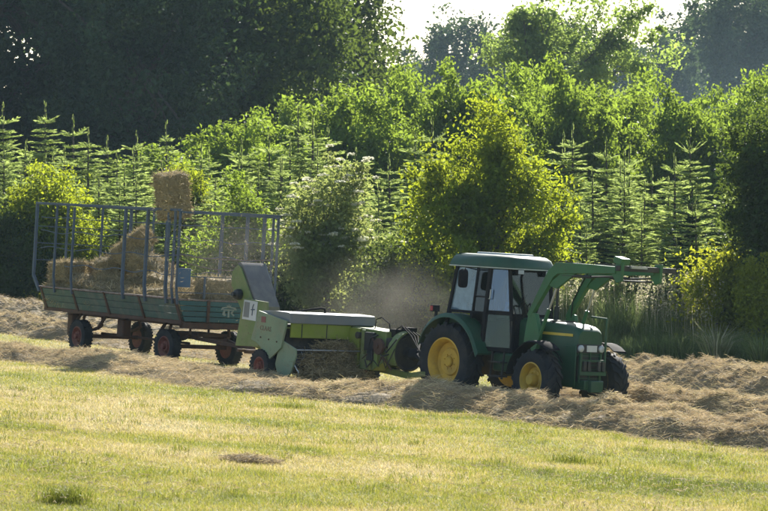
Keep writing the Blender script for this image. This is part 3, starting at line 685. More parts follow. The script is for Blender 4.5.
put(crown_tree('hedge_tree', 'dark tree leaning in from the right edge above the firs', 'tree', (0, 0, 0), 8.4,
    [(0, 0, 5.2, 1.7, 1.5, 2.6, 1), (-.9, 0, 6.4, 1.3, 1.2, 1.1, .7), (-.8, 0, 4.2, 1.2, 1.2, 1.3, .6), (.4, 0, 7.3, 1.4, 1.3, 1.2, .6), (.2, 0, 3.8, 1.4, 1.3, 1.7, .7), (-1.3, 0, 5.2, .8, .9, 1.2, .5)], 420, 66, .14, 'leaf_oak', 321, .14, .55, .27, .15, limbs=14), 786, 96)
put(crown_tree('hedge_bush', 'bright yellow-green bush right of the loader tip', 'bush', (0, 0, 0), 2.9,
    [(0, 0, 1.75, 1.0, .9, 1.0, 1), (.5, 0, 1.5, .8, .8, 1.0, .5)], 200, 55, .11, 'leaf_shrub', 323, .05, .4, .2, .4, limbs=12, up=.6), 716, 96.2, 1.2)
put(crown_tree('hedge_bush', 'tall yellow-green bush at the right picture edge', 'bush', (0, 0, 0), 4.0,
    [(0, 0, 2.3, 1.0, .9, 1.5, 1), (.5, 0, 1.6, .9, .8, 1.4, .5)], 210, 55, .11, 'leaf_shrub', 325, .05, .4, .2, .4, limbs=12, up=.6), 768, 94.5, .88)

# --- weeds and tall grasses at the foot of the hedge
def weeds():
    rng = np.random.default_rng(51); n_ = 42000; x = rng.uniform(-16, 13, n_); y = hedge_y(x) + rng.normal(1.2, .9, n_)
    h = rng.uniform(.3, 1.0, n_) * (.5 + fbm(x / 1.2, y / 1.2, 3)); C = np.stack([np.clip(rng.normal(.45, .25, n_), 0, 1), rng.random(n_), x * 0], 1)
    a = rng.uniform(0, 6.28, n_); D = np.stack([np.cos(a), np.sin(a), a * 0], 1)
    V, Fq, Ft, Cc = blades(np.stack([x, y, gz(x, y) - .01], 1), D, h, .028, rng, C, .5)
    tag(link('weeds', mesh_np('weeds', V, [Fq, Ft], Cc), 'weed'), 'dark green weeds along the foot of the hedge', 'weeds', kind='stuff')
    # tall wild grass behind the tractor
    n_ = 52000; x = rng.uniform(4.8, 12.6, n_); y = hedge_y(x) + rng.uniform(-1.8, 2.6, n_) - .2
    c = fbm(x / .9, y / .9, 13); h = rng.uniform(.35, 1.0, n_) * (.45 + 2.3 * np.clip(c - .05, .1, .8)) * np.clip(.65 + (y - hedge_y(x) + 1.8) / 3, .4, 1.45) * np.interp(x, [5, 8, 9.5, 12.6], [1, 1, .75, .6])
    C = np.stack([np.clip(rng.normal(.24, .17, n_) + .5 * (fbm(x / .6, y / .6, 15) - .45), 0, 1), rng.random(n_), x * 0], 1)
    a = rng.uniform(0, 6.28, n_); D = np.stack([np.cos(a), np.sin(a), a * 0], 1)
    V, Fq, Ft, Cc = blades(np.stack([x, y, gz(x, y) - .01], 1), D, h, .018, rng, C, .45)
    V2, Fq2, Ft2 = [V], [Fq], [Ft]; CC = [Cc]; k = len(V)
    # dry seed heads on stems
    n2 = 420; x = rng.uniform(5, 9.8, n2); y = hedge_y(x) + rng.uniform(-.6, 2.6, n2); h = rng.uniform(1.5, 2.6, n2); z0 = gz(x, y)
    a = rng.uniform(0, 6.28, n2); D = np.stack([np.cos(a), np.sin(a), a * 0], 1) ; Cd = np.stack([rng.uniform(.75, 1, n2), rng.random(n2), x * 0], 1)
    V, Fq, Ft, Cc = blades(np.stack([x, y, z0], 1), D, h, .014, rng, Cd, .12)
    V2.append(V); Fq2.append(Fq + k); Ft2.append(Ft + k); CC.append(Cc); k += len(V)
    tips = V.reshape(-1, 5, 3)[:, 4]; m_ = 14
    P = np.repeat(tips, m_, 0) + rng.normal(size=(n2 * m_, 3)) * np.array([.03, .03, .12]) - np.array([0, 0, .08])
    V, F_, Cc = leaves(P, .07, .4, 0, rng, bright=np.full(len(P), .9)); V2.append(V); Fq2.append(F_ + k); CC.append(Cc)
    tag(link('tall_grass', mesh_np('tall_grass', np.concatenate(V2), Fq2 + Ft2, np.concatenate(CC)), 'tall_grass'), 'tall wild grass with dry seed heads behind the tractor', 'grass', kind='stuff')
weeds()
def tussock(label, px, d, h, n_, seed, dry):
    rng = np.random.default_rng(seed); a = rng.uniform(0, 6.28, n_); r_ = .16 * np.sqrt(rng.random(n_)); D = np.stack([np.cos(a), np.sin(a), a * 0], 1)
    C = np.stack([np.clip(rng.normal(dry, .15, n_), 0, 1), rng.random(n_), a * 0], 1)
    V, Fq, Ft, Cc = blades(np.stack([r_ * np.cos(a), r_ * np.sin(a), a * 0 - .03], 1), D, h * rng.uniform(.6, 1.1, n_), .022, rng, C, .75)
    o = link('grass_tussock', mesh_np('grass_tussock', V, [Fq, Ft], Cc), 'tall_grass'); tag(o, label, 'grass'); put(o, px, d)
tussock('pale fanned-out grass tussock near the right edge in front of the bushes', 716, 93.0, 1.6, 300, 61, .72)
tussock('pale leaning grass tussock just right of the loader cylinders', 606, 99.2, 1.7, 300, 62, .72)
tussock('green grass tussock at the right picture edge beside the hay row', 762, 91.0, 1.4, 420, 63, .35)
# ------------------------------------------------------------------ vehicles
def vehicle(name, label, cat, yaw, local, px, py, lift=0.0):
    """an Empty on the sloping ground; 'local' (x forward, y left) is the ground contact that shows at photo pixel px, py"""
    g = ground_at(px, py); up = Vector((.058, 0, 1)).normalized()
    f = Vector((math.cos(R(yaw)), -math.sin(R(yaw)), 0)); f = (f - up * f.dot(up)).normalized(); l = up.cross(f)
    m_ = Matrix((f, l, up)).transposed()
    o = empty(name); p = Vector(g) - m_ @ Vector((local[0], local[1], 0)) + up * lift
    o.matrix_world = Matrix.Translation(p) @ m_.to_4x4(); tag(o, label, cat); return o
def tyre_mesh(name, rad, width, rim_r, lugs=0, lug_h=.035, grooves=0):
    """axis = local y, outer face at +width/2"""
    h = width / 2; mb = MB(); base = rad - (lug_h if lugs else 0)
    prof = [(rim_r, -h * .80), (rim_r + .03, -h * .90), (rim_r + (base - rim_r) * .45, -h), (base - .06, -h * .97), (base - .015, -h * .86), (base, -h * .6), (base + .004, 0),
            (base, h * .6), (base - .015, h * .86), (base - .06, h * .97), (rim_r + (base - rim_r) * .45, h), (rim_r + .03, h * .90), (rim_r, h * .80)]
    mb.lathe(prof, n_=48, close=True)
    for i in range(lugs):
        for s in (-1, 1):
            a0 = 2 * math.pi * (i + (.5 if s > 0 else 0)) / lugs; sw = 2 * math.pi / lugs * 1.05; wd = 2 * math.pi / lugs * .34; vs_ = []
            for (yy, aa) in ((.02 * s, a0), (s * h * .62, a0 + sw * .55), (s * h * .98, a0 + sw * .8)):
                for rr in (base - .03 if abs(yy) < h * .9 else base - .075, rad if abs(yy) < h * .9 else rad - .03):
                    for q in (0, wd): vs_.append((rr * math.cos(aa + q), yy, rr * math.sin(aa + q)))
            fs = []
            for k in (0, 4):
                fs += [(k, k + 1, k + 5, k + 4), (k + 2, k + 6, k + 7, k + 3), (k, k + 4, k + 6, k + 2), (k + 1, k + 3, k + 7, k + 5)]
            fs += [(0, 2, 3, 1), (8, 9, 11, 10)]; mb.add(vs_, fs)
    if grooves:
        for i in range(grooves):
            a = 2 * math.pi * i / grooves
            for s in (-1, 1):
                mb.box(((rad - .002) * math.cos(a), s * h * .72, (rad - .002) * math.sin(a)), (.022, h * .42, .045), rot=(0, -math.degrees(a), 0))
    return mb.mesh(name)
def rim_mesh(name, r, width, dish, hub_r, hub_out, bolts=8, ring=.0):
    """dish: how deep the disc sits behind the outer face; hub sticks out by hub_out from the disc"""
    h = width / 2 * .86; mb = MB(); yd = h - dish
    mb.lathe([(r + .012, -h), (r + .02, -h + .02), (r - .03, -h + .05), (r - .05, yd - .03), (r - .05, h - .07), (r - .02, h - .035), (r + .012, h - .012), (r + .018, h),
              (r - .006, h + .006), (r - .028, h - .03), (r - .066, h - .075), (r - .07, yd + .03), (r * .62, yd + .012), (r * .56, yd + .055), (hub_r * 1.25, yd + .06), (hub_r * 1.2, yd + .045), (0.0, yd + .045),
              (0.0, yd - .02), (r * .6, yd - .02), (r - .07, yd - .03)], n_=44)
    return mb.mesh(name)
def hub_mesh(name, hub_r, y0, out, bolts=8, bolt_r=None):
    mb = MB(); mb.lathe([(hub_r, y0), (hub_r, y0 + out * .7), (hub_r * .82, y0 + out), (0, y0 + out)], n_=24)
    br = bolt_r or hub_r * 1.55
    for i in range(bolts):
        a = 2 * math.pi * i / bolts; mb.lathe([(.017, 0), (.017, .035), (0, .035)], (br * math.cos(a), y0, br * math.sin(a)), n_=6)
    return mb.mesh(name)
WCACHE = {}
def wheel(parent, key, loc, side, spec, spin=0, steer=0):
    """side -1 = right of the machine; spec = dict(rad,width,rim,dish,hub,out,lugs,...)"""
    if key not in WCACHE:
        s = spec
        t = tyre_mesh('tyre', s['rad'], s['width'], s['rim'], s.get('lugs', 0), s.get('lug_h', .035), s.get('grooves', 0)); t.materials.append(M['tyre'])
        r_ = rim_mesh('rim', s['rim'], s['width'], s['dish'], s['hub'], s['out']); r_.materials.append(M[s['mat']])
        yd = s['width'] / 2 * .86 - s['dish'] + .04
        h_ = hub_mesh('hub', s['hub'], yd, s['out'], s.get('bolts', 8), s.get('bolt_r')); h_.materials.append(M[s.get('hubmat', s['mat'])])
        WCACHE[key] = (t, r_, h_)
    w_ = empty('wheel', loc, (0, spin, (math.pi if side < 0 else 0) + steer), parent)
    for nm, me in zip(('tyre', 'rim', 'hub'), WCACHE[key]): link(nm, me, None, w_)
    return w_

T = vehicle('tractor', 'green tractor with cab, yellow wheel rims and raised front loader', 'tractor', 50, (0, -1.1), 440, 400)
REAR = dict(rad=.765, width=.44, rim=.45, dish=.21, hub=.10, out=.07, lugs=22, lug_h=.042, mat='rim_yellow', bolts=8, bolt_r=.145)
FRONT = dict(rad=.585, width=.37, rim=.315, dish=.15, hub=.115, out=.15, lugs=18, lug_h=.038, mat='rim_yellow', bolts=8, bolt_r=.15)
WB = 2.47
for s in (-1, 1):
    wheel(T, 'tr', (0, s * .88, .75), s, REAR, .3 * s); wheel(T, 'tf', (WB, s * .865, .57), s, FRONT, .2 * s, R(-4))
# running gear
mb = MB(); mb.box((.15, 0, .78), (1.0, .52, .5)); mb.box((1.2, 0, .80), (1.3, .40, .46)); mb.box((2.3, 0, .78), (1.1, .36, .42)); mb.tube([(0, -.66, .75), (0, .66, .75)], .13, 14)
mb.box((-.5, 0, .62), (.42, .3, .3)); mb.build('gearbox_block', 'black_iron', T, bevel=.02)
mb = MB(); mb.beam((WB, -.66, .55), (WB, .66, .55), .16, .17); mb.box((WB, 0, .58), (.34, .3, .26))
for s in (-1, 1): mb.lathe([(.13, -.07), (.15, 0), (.13, .07)], (WB, s * .66, .57), n_=16)
mb2 = MB()
for s in (-1, 1): MB().lathe([(.0, -.02), (.31, -.02), (.33, .0), (.31, .02), (0, .02)], (WB, s * .70, .57), n_=24).build('wheel_knuckle', 'black_iron', T)
mb.build('front_axle', 'tractor_green', T, bevel=.012)
mb = MB(); mb.beam((-.2, 0, .44), (-1.0, 0, .44), .10, .05); mb.beam((-.45, -.38, .48), (-1.0, -.42, .50), .06, .05); mb.beam((-.45, .38, .48), (-1.0, .42, .50), .06, .05)
mb.tube([(-.55, 0, .72), (-.8, 0, .78)], .06, 10); mb.build('rear_hitch', 'black_iron', T)
# hood: rounded sections along x
def hood_sec(x, hw, zb, zt, r_):
    p = [(x, -hw, zb), (x, -hw, zt - r_)]
    for i in range(1, 6): a = math.pi / 2 * i / 5; p.append((x, -hw + r_ * (1 - math.cos(a)), zt - r_ + r_ * math.sin(a)))
    q = [(x, -y, z) for (_, y, z) in reversed(p)]; return p + q
mb = MB(); mb.loft([hood_sec(1.30, .35, 1.02, 1.70, .13), hood_sec(1.9, .35, 1.02, 1.685, .13), hood_sec(2.6, .345, 1.02, 1.65, .13), hood_sec(2.82, .335, 1.02, 1.615, .13), hood_sec(2.91, .325, 1.05, 1.585, .14), hood_sec(2.96, .30, 1.10, 1.53, .12)])
hood = mb.build('hood', 'tractor_green', T)
for s in (-1, 1):
    MB().box((2.10, s * .353, 1.445), (1.10, .006, .050)).build('stripe', 'stripe_yellow', hood)
    MB().box((2.70, s * .347, 1.445), (.26, .010, .050)).build('stripe', 'stripe_yellow', hood)
mb = MB(); mb.box((2.205, 0, 1.652), (.012, .62, .085)); mb.build('hood_seam', 'black_iron', hood)
for s in (-1, 1):
    mb = MB(); mb.box((2.62, s * .33, .86), (.64, .035, .78)); mb.build('side_panel', 'tractor_green', T, bevel=.012)
    mb = MB()
    for k in range(7): mb.box((1.72 + .09 * k, s * .335, 1.0), (.05, .03, .34))
    mb.build('engine_grille', 'black_iron', T)
    mb = MB(); mb.box((1.95, s * .31, .93), (.85, .04, .30)); mb.build('engine_panel', 'black_iron', T)
mb = MB(); mb.box((2.925, 0, .86), (.05, .56, .56)); mb.build('front_grille', 'black_iron', T)
mb = MB()
for k in range(7): mb.box((2.962, 0, .64 + .085 * k), (.02, .54, .018))
for k in (-1, 0, 1): mb.box((2.968, k * .26, .87), (.03, .03, .62))
mb.build('grille_bars', 'tractor_green', T)
mb = MB(); mb.box((2.95, 0, 1.20), (.05, .66, .17)); mb.build('lamp_panel', 'black_iron', T, bevel=.01)
for s in (-1, 1):
    MB().lathe([(.066, 0), (.066, .03), (.05, .045), (0, .05)], (2.975, s * .265, 1.205), 'x', 18).build('headlight', 'lamp_lens', T)
MB().box((2.985, .02, 1.205), (.014, .26, .12)).build('number_plate', 'white_plate', T)
# front guard hoop and weight carrier
mb = MB(); mb.tube([(3.05, -.31, .72), (3.05, -.31, 1.12)], .024); mb.tube([(3.05, .31, .72), (3.05, .31, 1.78)], .022); mb.tube([(3.05, .32, 1.78), (2.62, .32, 1.80)], .020); mb.beam((3.05, -.34, .74), (3.05, .34, .74), .05, .07)
mb.beam((3.05, -.30, .98), (3.05, .30, .98), .03, .04); mb.build('front_guard', 'tractor_green', T)
mb = MB(); mb.box((2.95, 0, .52), (.34, .50, .18)); mb.box((3.15, 0, .50), (.10, .30, .22)); mb.build('weight_carrier', 'tractor_green', T, bevel=.015)
for s in (-1, 1):
    for k in range(2): mb = MB(); mb.box((3.085, s * (.13 + .11 * k), .88), (.05, .07, .18)); mb.build('front_valve', 'black_iron', T, bevel=.008)
# exhaust
mb = MB(); mb.tube([(1.72, .24, 1.6), (1.72, .24, 1.95)], .05, 12); mb.tube([(1.72, .24, 1.9), (1.72, .24, 2.55), (1.68, .25, 2.66)], .028, 10); mb.build('exhaust', 'black_iron', T)

# cab
LO, MID, HI = 1.02, 1.74, 2.62
PB = dict(rr=((-.33, -.70), (-.19, -.66)), br=((.40, -.735), (.44, -.68)), dr=((.78, -.735), (.80, -.68)), ar=((1.27, -.52), (1.17, -.53)))
def cab_pt(k, z, mir=1):
    (a, b_), (c, d) = PB[k]; t = (z - MID) / (HI - MID); return (a + (c - a) * t, (b_ + (d - b_) * t) * mir, z)
for mir in (1, -1):
    for k, z0, wd in (('rr', 1.5, .075), ('br', 1.62, .05), ('dr', LO, .085), ('ar', LO, .06)):
        MB().beam(cab_pt(k, z0, mir), cab_pt(k, HI + .02, mir), wd, wd, (1, 0, 0)).build('cab_post', 'black_plastic', T, bevel=.01)
    def pane(a, b_, z0, z1, mat, nm='window'):
        MB().sheet([cab_pt(a, z0, mir), cab_pt(b_, z0, mir), cab_pt(b_, z1, mir), cab_pt(a, z1, mir)], .008).build(nm, mat, T)
    pane('rr', 'br', MID + .02, HI - .03, 'glass_pale', 'quarter_window'); pane('br', 'dr', MID + .02, HI - .03, 'glass_clear', 'side_window')
    pane('dr', 'ar', MID + .06, HI - .03, 'glass_blue', 'door_window'); pane('dr', 'ar', LO + .08, MID - .02, 'glass_low', 'door_window')
    mb = MB(); mb.beam(cab_pt('rr', MID, mir), cab_pt('br', MID, mir), .05, .05); mb.beam(cab_pt('br', MID, mir), cab_pt('dr', MID, mir), .05, .05); mb.beam(cab_pt('dr', MID + .02, mir), cab_pt('ar', MID + .02, mir), .05, .07)
    mb.build('cab_sill', 'black_plastic', T); MB().beam(cab_pt('dr', LO + .04, mir), cab_pt('ar', LO + .04, mir), .05, .08).build('door_sill', 'black_plastic', T); MB().beam(cab_pt('br', 2.05, mir), cab_pt('dr', 2.05, mir), .04, .03).build('window_bar', 'black_plastic', T)
    MB().tube([cab_pt('dr', 2.02, mir), tuple(np.array(cab_pt('dr', 2.02, mir)) + np.array([.1, -.04 * mir, 0])), tuple(np.array(cab_pt('dr', 2.2, mir)) + np.array([.1, -.04 * mir, 0]))], .012).build('door_handle', 'steel', T)
def quad_pane(z0, z1, k, mat, nm): MB().sheet([cab_pt(k, z0), cab_pt(k, z0, -1), cab_pt(k, z1, -1), cab_pt(k, z1)], .008).build(nm, mat, T)
quad_pane(1.72, HI - .03, 'ar', 'glass_clear', 'windscreen'); quad_pane(MID, HI - .03, 'rr', 'glass_clear', 'rear_window')
for k, zz in (('ar', 1.73), ('ar', HI - .02), ('rr', MID)): MB().beam(cab_pt(k, zz), cab_pt(k, zz, -1), .05, .06).build('cab_frame', 'black_plastic', T)
MB().sheet([(1.262, -.40, 1.76), (1.225, -.10, 2.12), (1.222, -.10, 2.14), (1.26, -.42, 1.78)], .012).build('wiper', 'black_plastic', T)
mb = MB(); mb.box((.45, 0, 1.0), (1.6, 1.0, .10)); mb.box((.1, 0, 1.3), (.75, .98, .62)); mb.build('cab_floor', 'black_plastic', T)
mb = MB(); mb.box((1.30, 0, 1.40), (.08, .92, .70)); mb.build('firewall', 'black_plastic', T)
# roof: loft of outlines
def roof_ring(inset, z, fx=0):
    o_ = [(-.44 + inset, -.60), (-.38 + inset, -.71 + inset), (.82, -.745 + inset), (1.20 - inset, -.60 + inset), (1.28 - inset + fx, -.50 + inset)]
    return [(x, y, z) for x, y in o_] + [(x, -y, z) for x, y in reversed(o_)]
mb = MB(); mb.loft([roof_ring(.06, 2.60), roof_ring(0.0, 2.635), roof_ring(0.005, 2.685), roof_ring(.05, 2.80), roof_ring(.12, 2.855), roof_ring(.22, 2.872)])
roof = mb.build('roof', 'tractor_green', T)
mb = MB(); mb.box((.42, 0, 2.885), (.86, .72, .05)); mb.build('roof_hatch', 'roof_pale', roof, bevel=.018)
mb = MB(); mb.loft([roof_ring(-.012, 2.612), roof_ring(-.014, 2.632)]); mb.build('roof_lip', 'roof_pale', roof)
for s in (-1, 1):
    mb = MB(); mb.box((1.26, s * .36, 2.565), (.08, .17, .10)); ob = mb.build('work_light', 'black_plastic', T, bevel=.01); MB().box((1.303, s * .36, 2.565), (.012, .14, .075)).build('lens', 'lamp_lens', ob)
    mb = MB(); mb.box((-.50, s * .93, 1.76), (.10, .17, .13)); mb.box((-.46, s * .93, 1.64), (.04, .06, .16)); ob = mb.build('tail_light', 'black_plastic', T, bevel=.01); MB().box((-.555, s * .93, 1.76), (.012, .14, .10)).build('lens', 'red_lens', ob)
    MB().box((-.50, s * 1.02, 1.76), (.07, .014, .09)).build('reflector', 'red_lens', T)
    mb = MB(); mb.tube([(.42, s * .70, 2.56), (.40, s * .98, 2.60), (.38, s * 1.0, 2.52)], .011); mb.build('mirror_arm', 'black_plastic', T)
    def rrect(x, w_, h_): return [(x, s * 1.0 + w_ * math.copysign(abs(math.cos(a)) ** .45, math.cos(a)), 2.38 + h_ * math.copysign(abs(math.sin(a)) ** .45, math.sin(a))) for a in np.linspace(.01, 2 * math.pi + .01, 25)[:-1]]
    mb = MB(); mb.loft([rrect(.34, .115, .175), rrect(.365, .12, .18), rrect(.40, .09, .15)]); mb.build('mirror', 'black_plastic', T)
# seat, wheel, console
mb = MB(); mb.box((.15, 0, 1.68), (.46, .48, .12)); mb.box((-.10, 0, 1.98), (.11, .46, .55), (0, -8, 0)); mb.build('seat', 'seat_cloth', T, bevel=.04)
mb = MB()
a_ = [(.86 + .19 * math.cos(t) * .85, .19 * math.sin(t), 1.92 + .19 * math.cos(t) * .5) for t in np.linspace(0, 2 * math.pi, 21)]
mb.tube(a_, .014, 6); mb.tube([(.86, -.18, 1.92), (.86, .18, 1.92)], .010, 6); mb.tube([(.86, 0, 1.92), (1.05, 0, 1.55)], .03, 8); mb.build('steering_wheel', 'black_plastic', T)
mb = MB(); mb.box((1.1, 0, 1.58), (.26, .42, .34)); mb.build('dashboard', 'black_plastic', T, bevel=.02); MB().box((.35, -.42, 1.66), (.6, .18, .18)).build('console', 'black_plastic', T, bevel=.02)
mb = MB()
for k in range(3): mb.tube([(.62 + .07 * k, -.44, 1.7), (.66 + .08 * k, -.46, 1.98)], .008, 6)
mb.build('lever', 'black_plastic', T)
# rear fenders: arc shell over the wheel
for s in (-1, 1):
    mb = MB(); inn = []; out = []
    for k in range(15):
        a = R(158 - 128 * k / 14); rr = .90 if k > 2 else .90 - .02 * (2 - k)
        x = rr * 1.02 * math.cos(a) ; z = .75 + rr * 1.06 * math.sin(a)
        out.append((x, z))
    out.append((.93, .98))
    secs = []
    for (x, z) in out: secs.append([(x, s * .64, z - .01), (x, s * 1.02, z - .01), (x * .985, s * 1.06, z - .07), (x * .97, s * 1.06, z - .095), (x * .97, s * 1.03, z - .045), (x * .97, s * .64, z - .04)])
    mb.loft(secs); mb.prism([(-.62, 1.2)] + [(x, z - .03) for x, z in out[3:]] + [(.55, .98)], s * .66, s * .69); mb.build('rear_fender', 'tractor_green', T)
# front fenders, black
for s in (-1, 1):
    secs = []
    for k in range(11):
        a = R(172 - 118 * k / 10); rr = .69; x = WB + rr * math.cos(a); z = .57 + rr * 1.08 * math.sin(a)
        secs.append([(x, s * .70, z), (x, s * 1.02, z - .005), (x, s * 1.05, z - .03), (x, s * 1.04, z - .045), (x, s * .70, z - .02)])
    mb = MB(); mb.loft(secs); mb.tube([(WB, s * .62, .60), (WB, s * .66, 1.0), (WB, s * .74, 1.30)], .022); mb.build('front_fender', 'black_plastic', T)
# steps, tank
for s in (-1, 1):
    mb = MB(); mb.box((1.12, s * .66, .55), (.36, .20, .03)); mb.box((1.12, s * .66, .82), (.36, .20, .03)); mb.beam((.95, s * .70, .5), (.95, s * .66, 1.02), .03, .03); mb.beam((1.29, s * .70, .5), (1.29, s * .66, 1.02), .03, .03)
    mb.build('step', 'black_iron', T)
    mb = MB(); mb.box((1.18, s * .44, .82), (.62, .28, .36)); mb.build('fuel_tank', 'tractor_green', T, bevel=.04)
# loader
AY = .50
for s in (-1, 1):
    y = s * AY
    mb = MB(); mb.prism([(1.62, .62), (1.98, .62), (2.02, 1.10), (2.12, 1.38), (1.98, 1.80), (1.78, 1.84), (1.70, 1.40)], y - .045, y + .045); mb.beam((1.8, y, .72), (1.8, s * .24, .72), .2, .16); mb.build('loader_mast', 'loader_green', T, bevel=.01)
    arm = [(1.78, 1.74, .10), (2.08, 2.20, .15), (2.34, 2.58, .20), (2.50, 2.69, .22), (2.9, 2.705, .20), (3.5, 2.715, .165), (4.08, 2.72, .13)]
    secs = []
    for k, (x, z, h_) in enumerate(arm):
        a = arm[max(0, k - 1)]; b_ = arm[min(len(arm) - 1, k + 1)]; dx, dz = b_[0] - a[0], b_[1] - a[1]; l_ = math.hypot(dx, dz); nx_, nz_ = -dz / l_ * h_ / 2, dx / l_ * h_ / 2
        secs.append([(x + nx_, y - .05, z + nz_), (x + nx_, y + .05, z + nz_), (x - nx_, y + .05, z - nz_), (x - nx_, y - .05, z - nz_)])
    mb = MB(); mb.loft(secs); mb.prism([(2.22, 2.36), (2.62, 2.60), (3.0, 2.61), (2.50, 2.30)], y - .03, y + .03); ob = mb.build('loader_arm', 'loader_green', T, bevel=.008)
    mb = MB(); mb.tube([(1.98, y, 1.14), (2.30, y, 1.90)], .038, 12); mb.build('lift_cylinder', 'loader_green', T)
    mb = MB(); mb.tube([(2.30, y, 1.90), (2.50, y, 2.38)], .022, 10); mb.build('piston_rod', 'steel', T)
    mb = MB(); mb.tube([(2.62, y, 2.56), (3.4, y, 2.565)], .032, 10); mb.tube([(3.4, y, 2.565), (4.06, y, 2.60)], .018, 8); mb.build('tilt_cylinder', 'black_iron', T)
    mb = MB(); mb.prism([(3.97, 2.64), (4.08, 2.86), (4.25, 2.87), (4.23, 2.52), (4.11, 2.48)], y - .03, y + .03); mb.build('carrier_plate', 'loader_green', T, bevel=.008)
    mb = MB(); mb.tube([(1.9, y * .92, 1.75), (1.96, y * .84, 2.05), (2.12, y * .88, 2.36), (2.46, y * .9, 2.82), (3.2, y * .9, 2.80)], .011, 6); mb.build('hydraulic_hose', 'hose', T)
mb = MB(); mb.tube([(2.75, -AY, 2.68), (2.75, AY, 2.68)], .06, 12); mb.build('loader_crossbar', 'loader_green', T)
mb = MB(); mb.beam((4.15, -.56, 2.76), (4.15, .92, 2.76), .11, .10); mb.beam((4.15, -.5, 2.53), (4.15, .34, 2.53), .04, .035); mb.build('tool_carrier', 'black_iron', T, bevel=.01)
mb = MB(); mb.beam((4.22, -.30, 2.79), (4.22, .12, 2.79), .06, .05); mb.build('carrier_latch', 'steel', T)
mb = MB(); mb.box((4.13, -.44, 2.90), (.22, .22, .12), (0, 12, 0)); mb.build('coupling_block', 'loader_green', T, bevel=.01)
mb = MB()
for q in range(3): mb.tube([(1.36 + .02 * q, -.30 + .12 * q, 1.60), (1.38, -.34 + .13 * q, 1.92), (1.52, -.40 + .12 * q, 1.98), (1.72, -.44 + .04 * q, 1.74)], .011, 6)
mb.build('hydraulic_hose', 'hose', T)

for s in (-1, 1):
    MB().tube([(1.33, s * .56, 1.10), (1.38, s * .60, 1.35), (1.36, s * .58, 1.62)], .013, 6).build('hand_rail', 'black_iron', T)
mb = MB(); mb.tube([(-.2, -.60, 2.86), (-.22, -.60, 3.02)], .006, 5); mb.build('antenna', 'black_iron', T)
mb = MB(); mb.tube([(1.95, -.36, 1.12), (2.25, -.38, 1.16), (2.45, -.37, 1.08), (2.6, -.35, .9)], .012, 6); mb.build('hydraulic_hose', 'hose', T)
# ------------------------------------------------------------------ baler
B = vehicle('baler', 'lime green square baler with pickup, grey deck and bale thrower', 'baler', 55, (0, -1.36), 257, 383)
BW = dict(rad=.345, width=.25, rim=.18, dish=.06, hub=.055, out=.05, grooves=26, mat='rim_red', bolts=5, bolt_r=.09)
wheel(B, 'bw', (0, -1.235, .335), -1, BW); wheel(B, 'bw', (0, 1.30, .335), 1, BW, 1)
mb = MB(); mb.tube([(0, -1.15, .34), (0, 1.2, .34)], .05, 10); mb.beam((-1.4, .75, .42), (1.9, .75, .42), .10, .12); mb.build('axle', 'black_iron', B)
# deck and feeder housing (across the machine)
mb = MB(); mb.prism([(-.20, 1.38), (-.18, 1.46), (.30, 1.478), (.78, 1.468), (.84, 1.45), (.86, 1.26), (.80, 1.26)], -1.22, .86, 'xz'); mb.build('deck', 'baler_grey', B, bevel=.01)
mb = MB(); mb.box((.80, -.28, 1.11), (.05, 1.74, .28)); mb.build('feeder_panel', 'baler_bright', B, bevel=.008)
mb = MB(); mb.box((.2, -.1, .86), (.9, 2.1, .70)); mb.build('feeder_housing', 'black_iron', B, bevel=.02)
# right side panel and pickup side plate
mb = MB(); mb.prism([(-.20, 1.455), (.86, 1.30), (.70, .75), (.30, .28 + .22), (-.18, .80), (-.42, .86)], -1.30, -1.255); sp = mb.build('side_panel', 'baler_pale', B, bevel=.008)
MB().box((.02, -1.3045, 1.285), (.16, .006, .12)).build('red_badge', 'letter_red', sp)
def lettering(text, size, name, mat, parent, loc, rot):
    cu = bpy.data.curves.new(name, 'FONT'); cu.body = text; cu.size = size; cu.extrude = .002; cu.resolution_u = 2
    to = bpy.data.objects.new(name, cu); col.objects.link(to); dg = bpy.context.evaluated_depsgraph_get()
    me = bpy.data.meshes.new_from_object(to.evaluated_get(dg)); bpy.data.objects.remove(to); bpy.data.curves.remove(cu)
    me.materials.clear(); return link(name, me, mat, parent, loc, rot)
lettering('CLAAS', .14, 'lettering', 'letter_faded', sp, (-.10, -1.305, 1.07), (R(90), R(2), 0))
mb = MB(); mb.prism([(.62, .92), (1.18, .76), (1.20, .62), (1.06, .30), (.92, .16), (.58, .20), (.46, .42)], -1.26, -1.22); mb.build('pickup_side_plate', 'baler_pale', B, bevel=.01)
mb = MB(); mb.prism([(.70, .95), (1.10, .74), (1.16, .60), (1.02, .30), (.90, .18), (.60, .22)], .40, .43); mb.build('pickup_side_plate', 'baler_green', B)
mb = MB(); mb.lathe([(.17, -1.2), (.17, .38)], (.95, 0, .42), n_=18); mb.build('pickup_drum', 'black_iron', B)
mb = MB()
for k in range(20):
    for q in range(4):
        a = R(90 * q + 20 * (k % 3)); y = -1.15 + .078 * k
        mb.tube([(.95 + .16 * math.cos(a), y, .42 + .16 * math.sin(a)), (.95 + .29 * math.cos(a + .25), y, .42 + .29 * math.sin(a + .25))], .005, 4)
mb.build('pickup_tines', 'steel', B)
MB().tube([(1.17, -1.23, .74), (1.20, .42, .76)], .014, 8).build('windguard_rod', 'steel', B)
mb = MB()
for k in range(8): mb.tube([(1.19, -1.05 + .19 * k, .75), (.98, -1.05 + .19 * k, .80), (.62, -1.05 + .19 * k, .74)], .008, 5)
mb.build('windguard_fingers', 'black_iron', B)
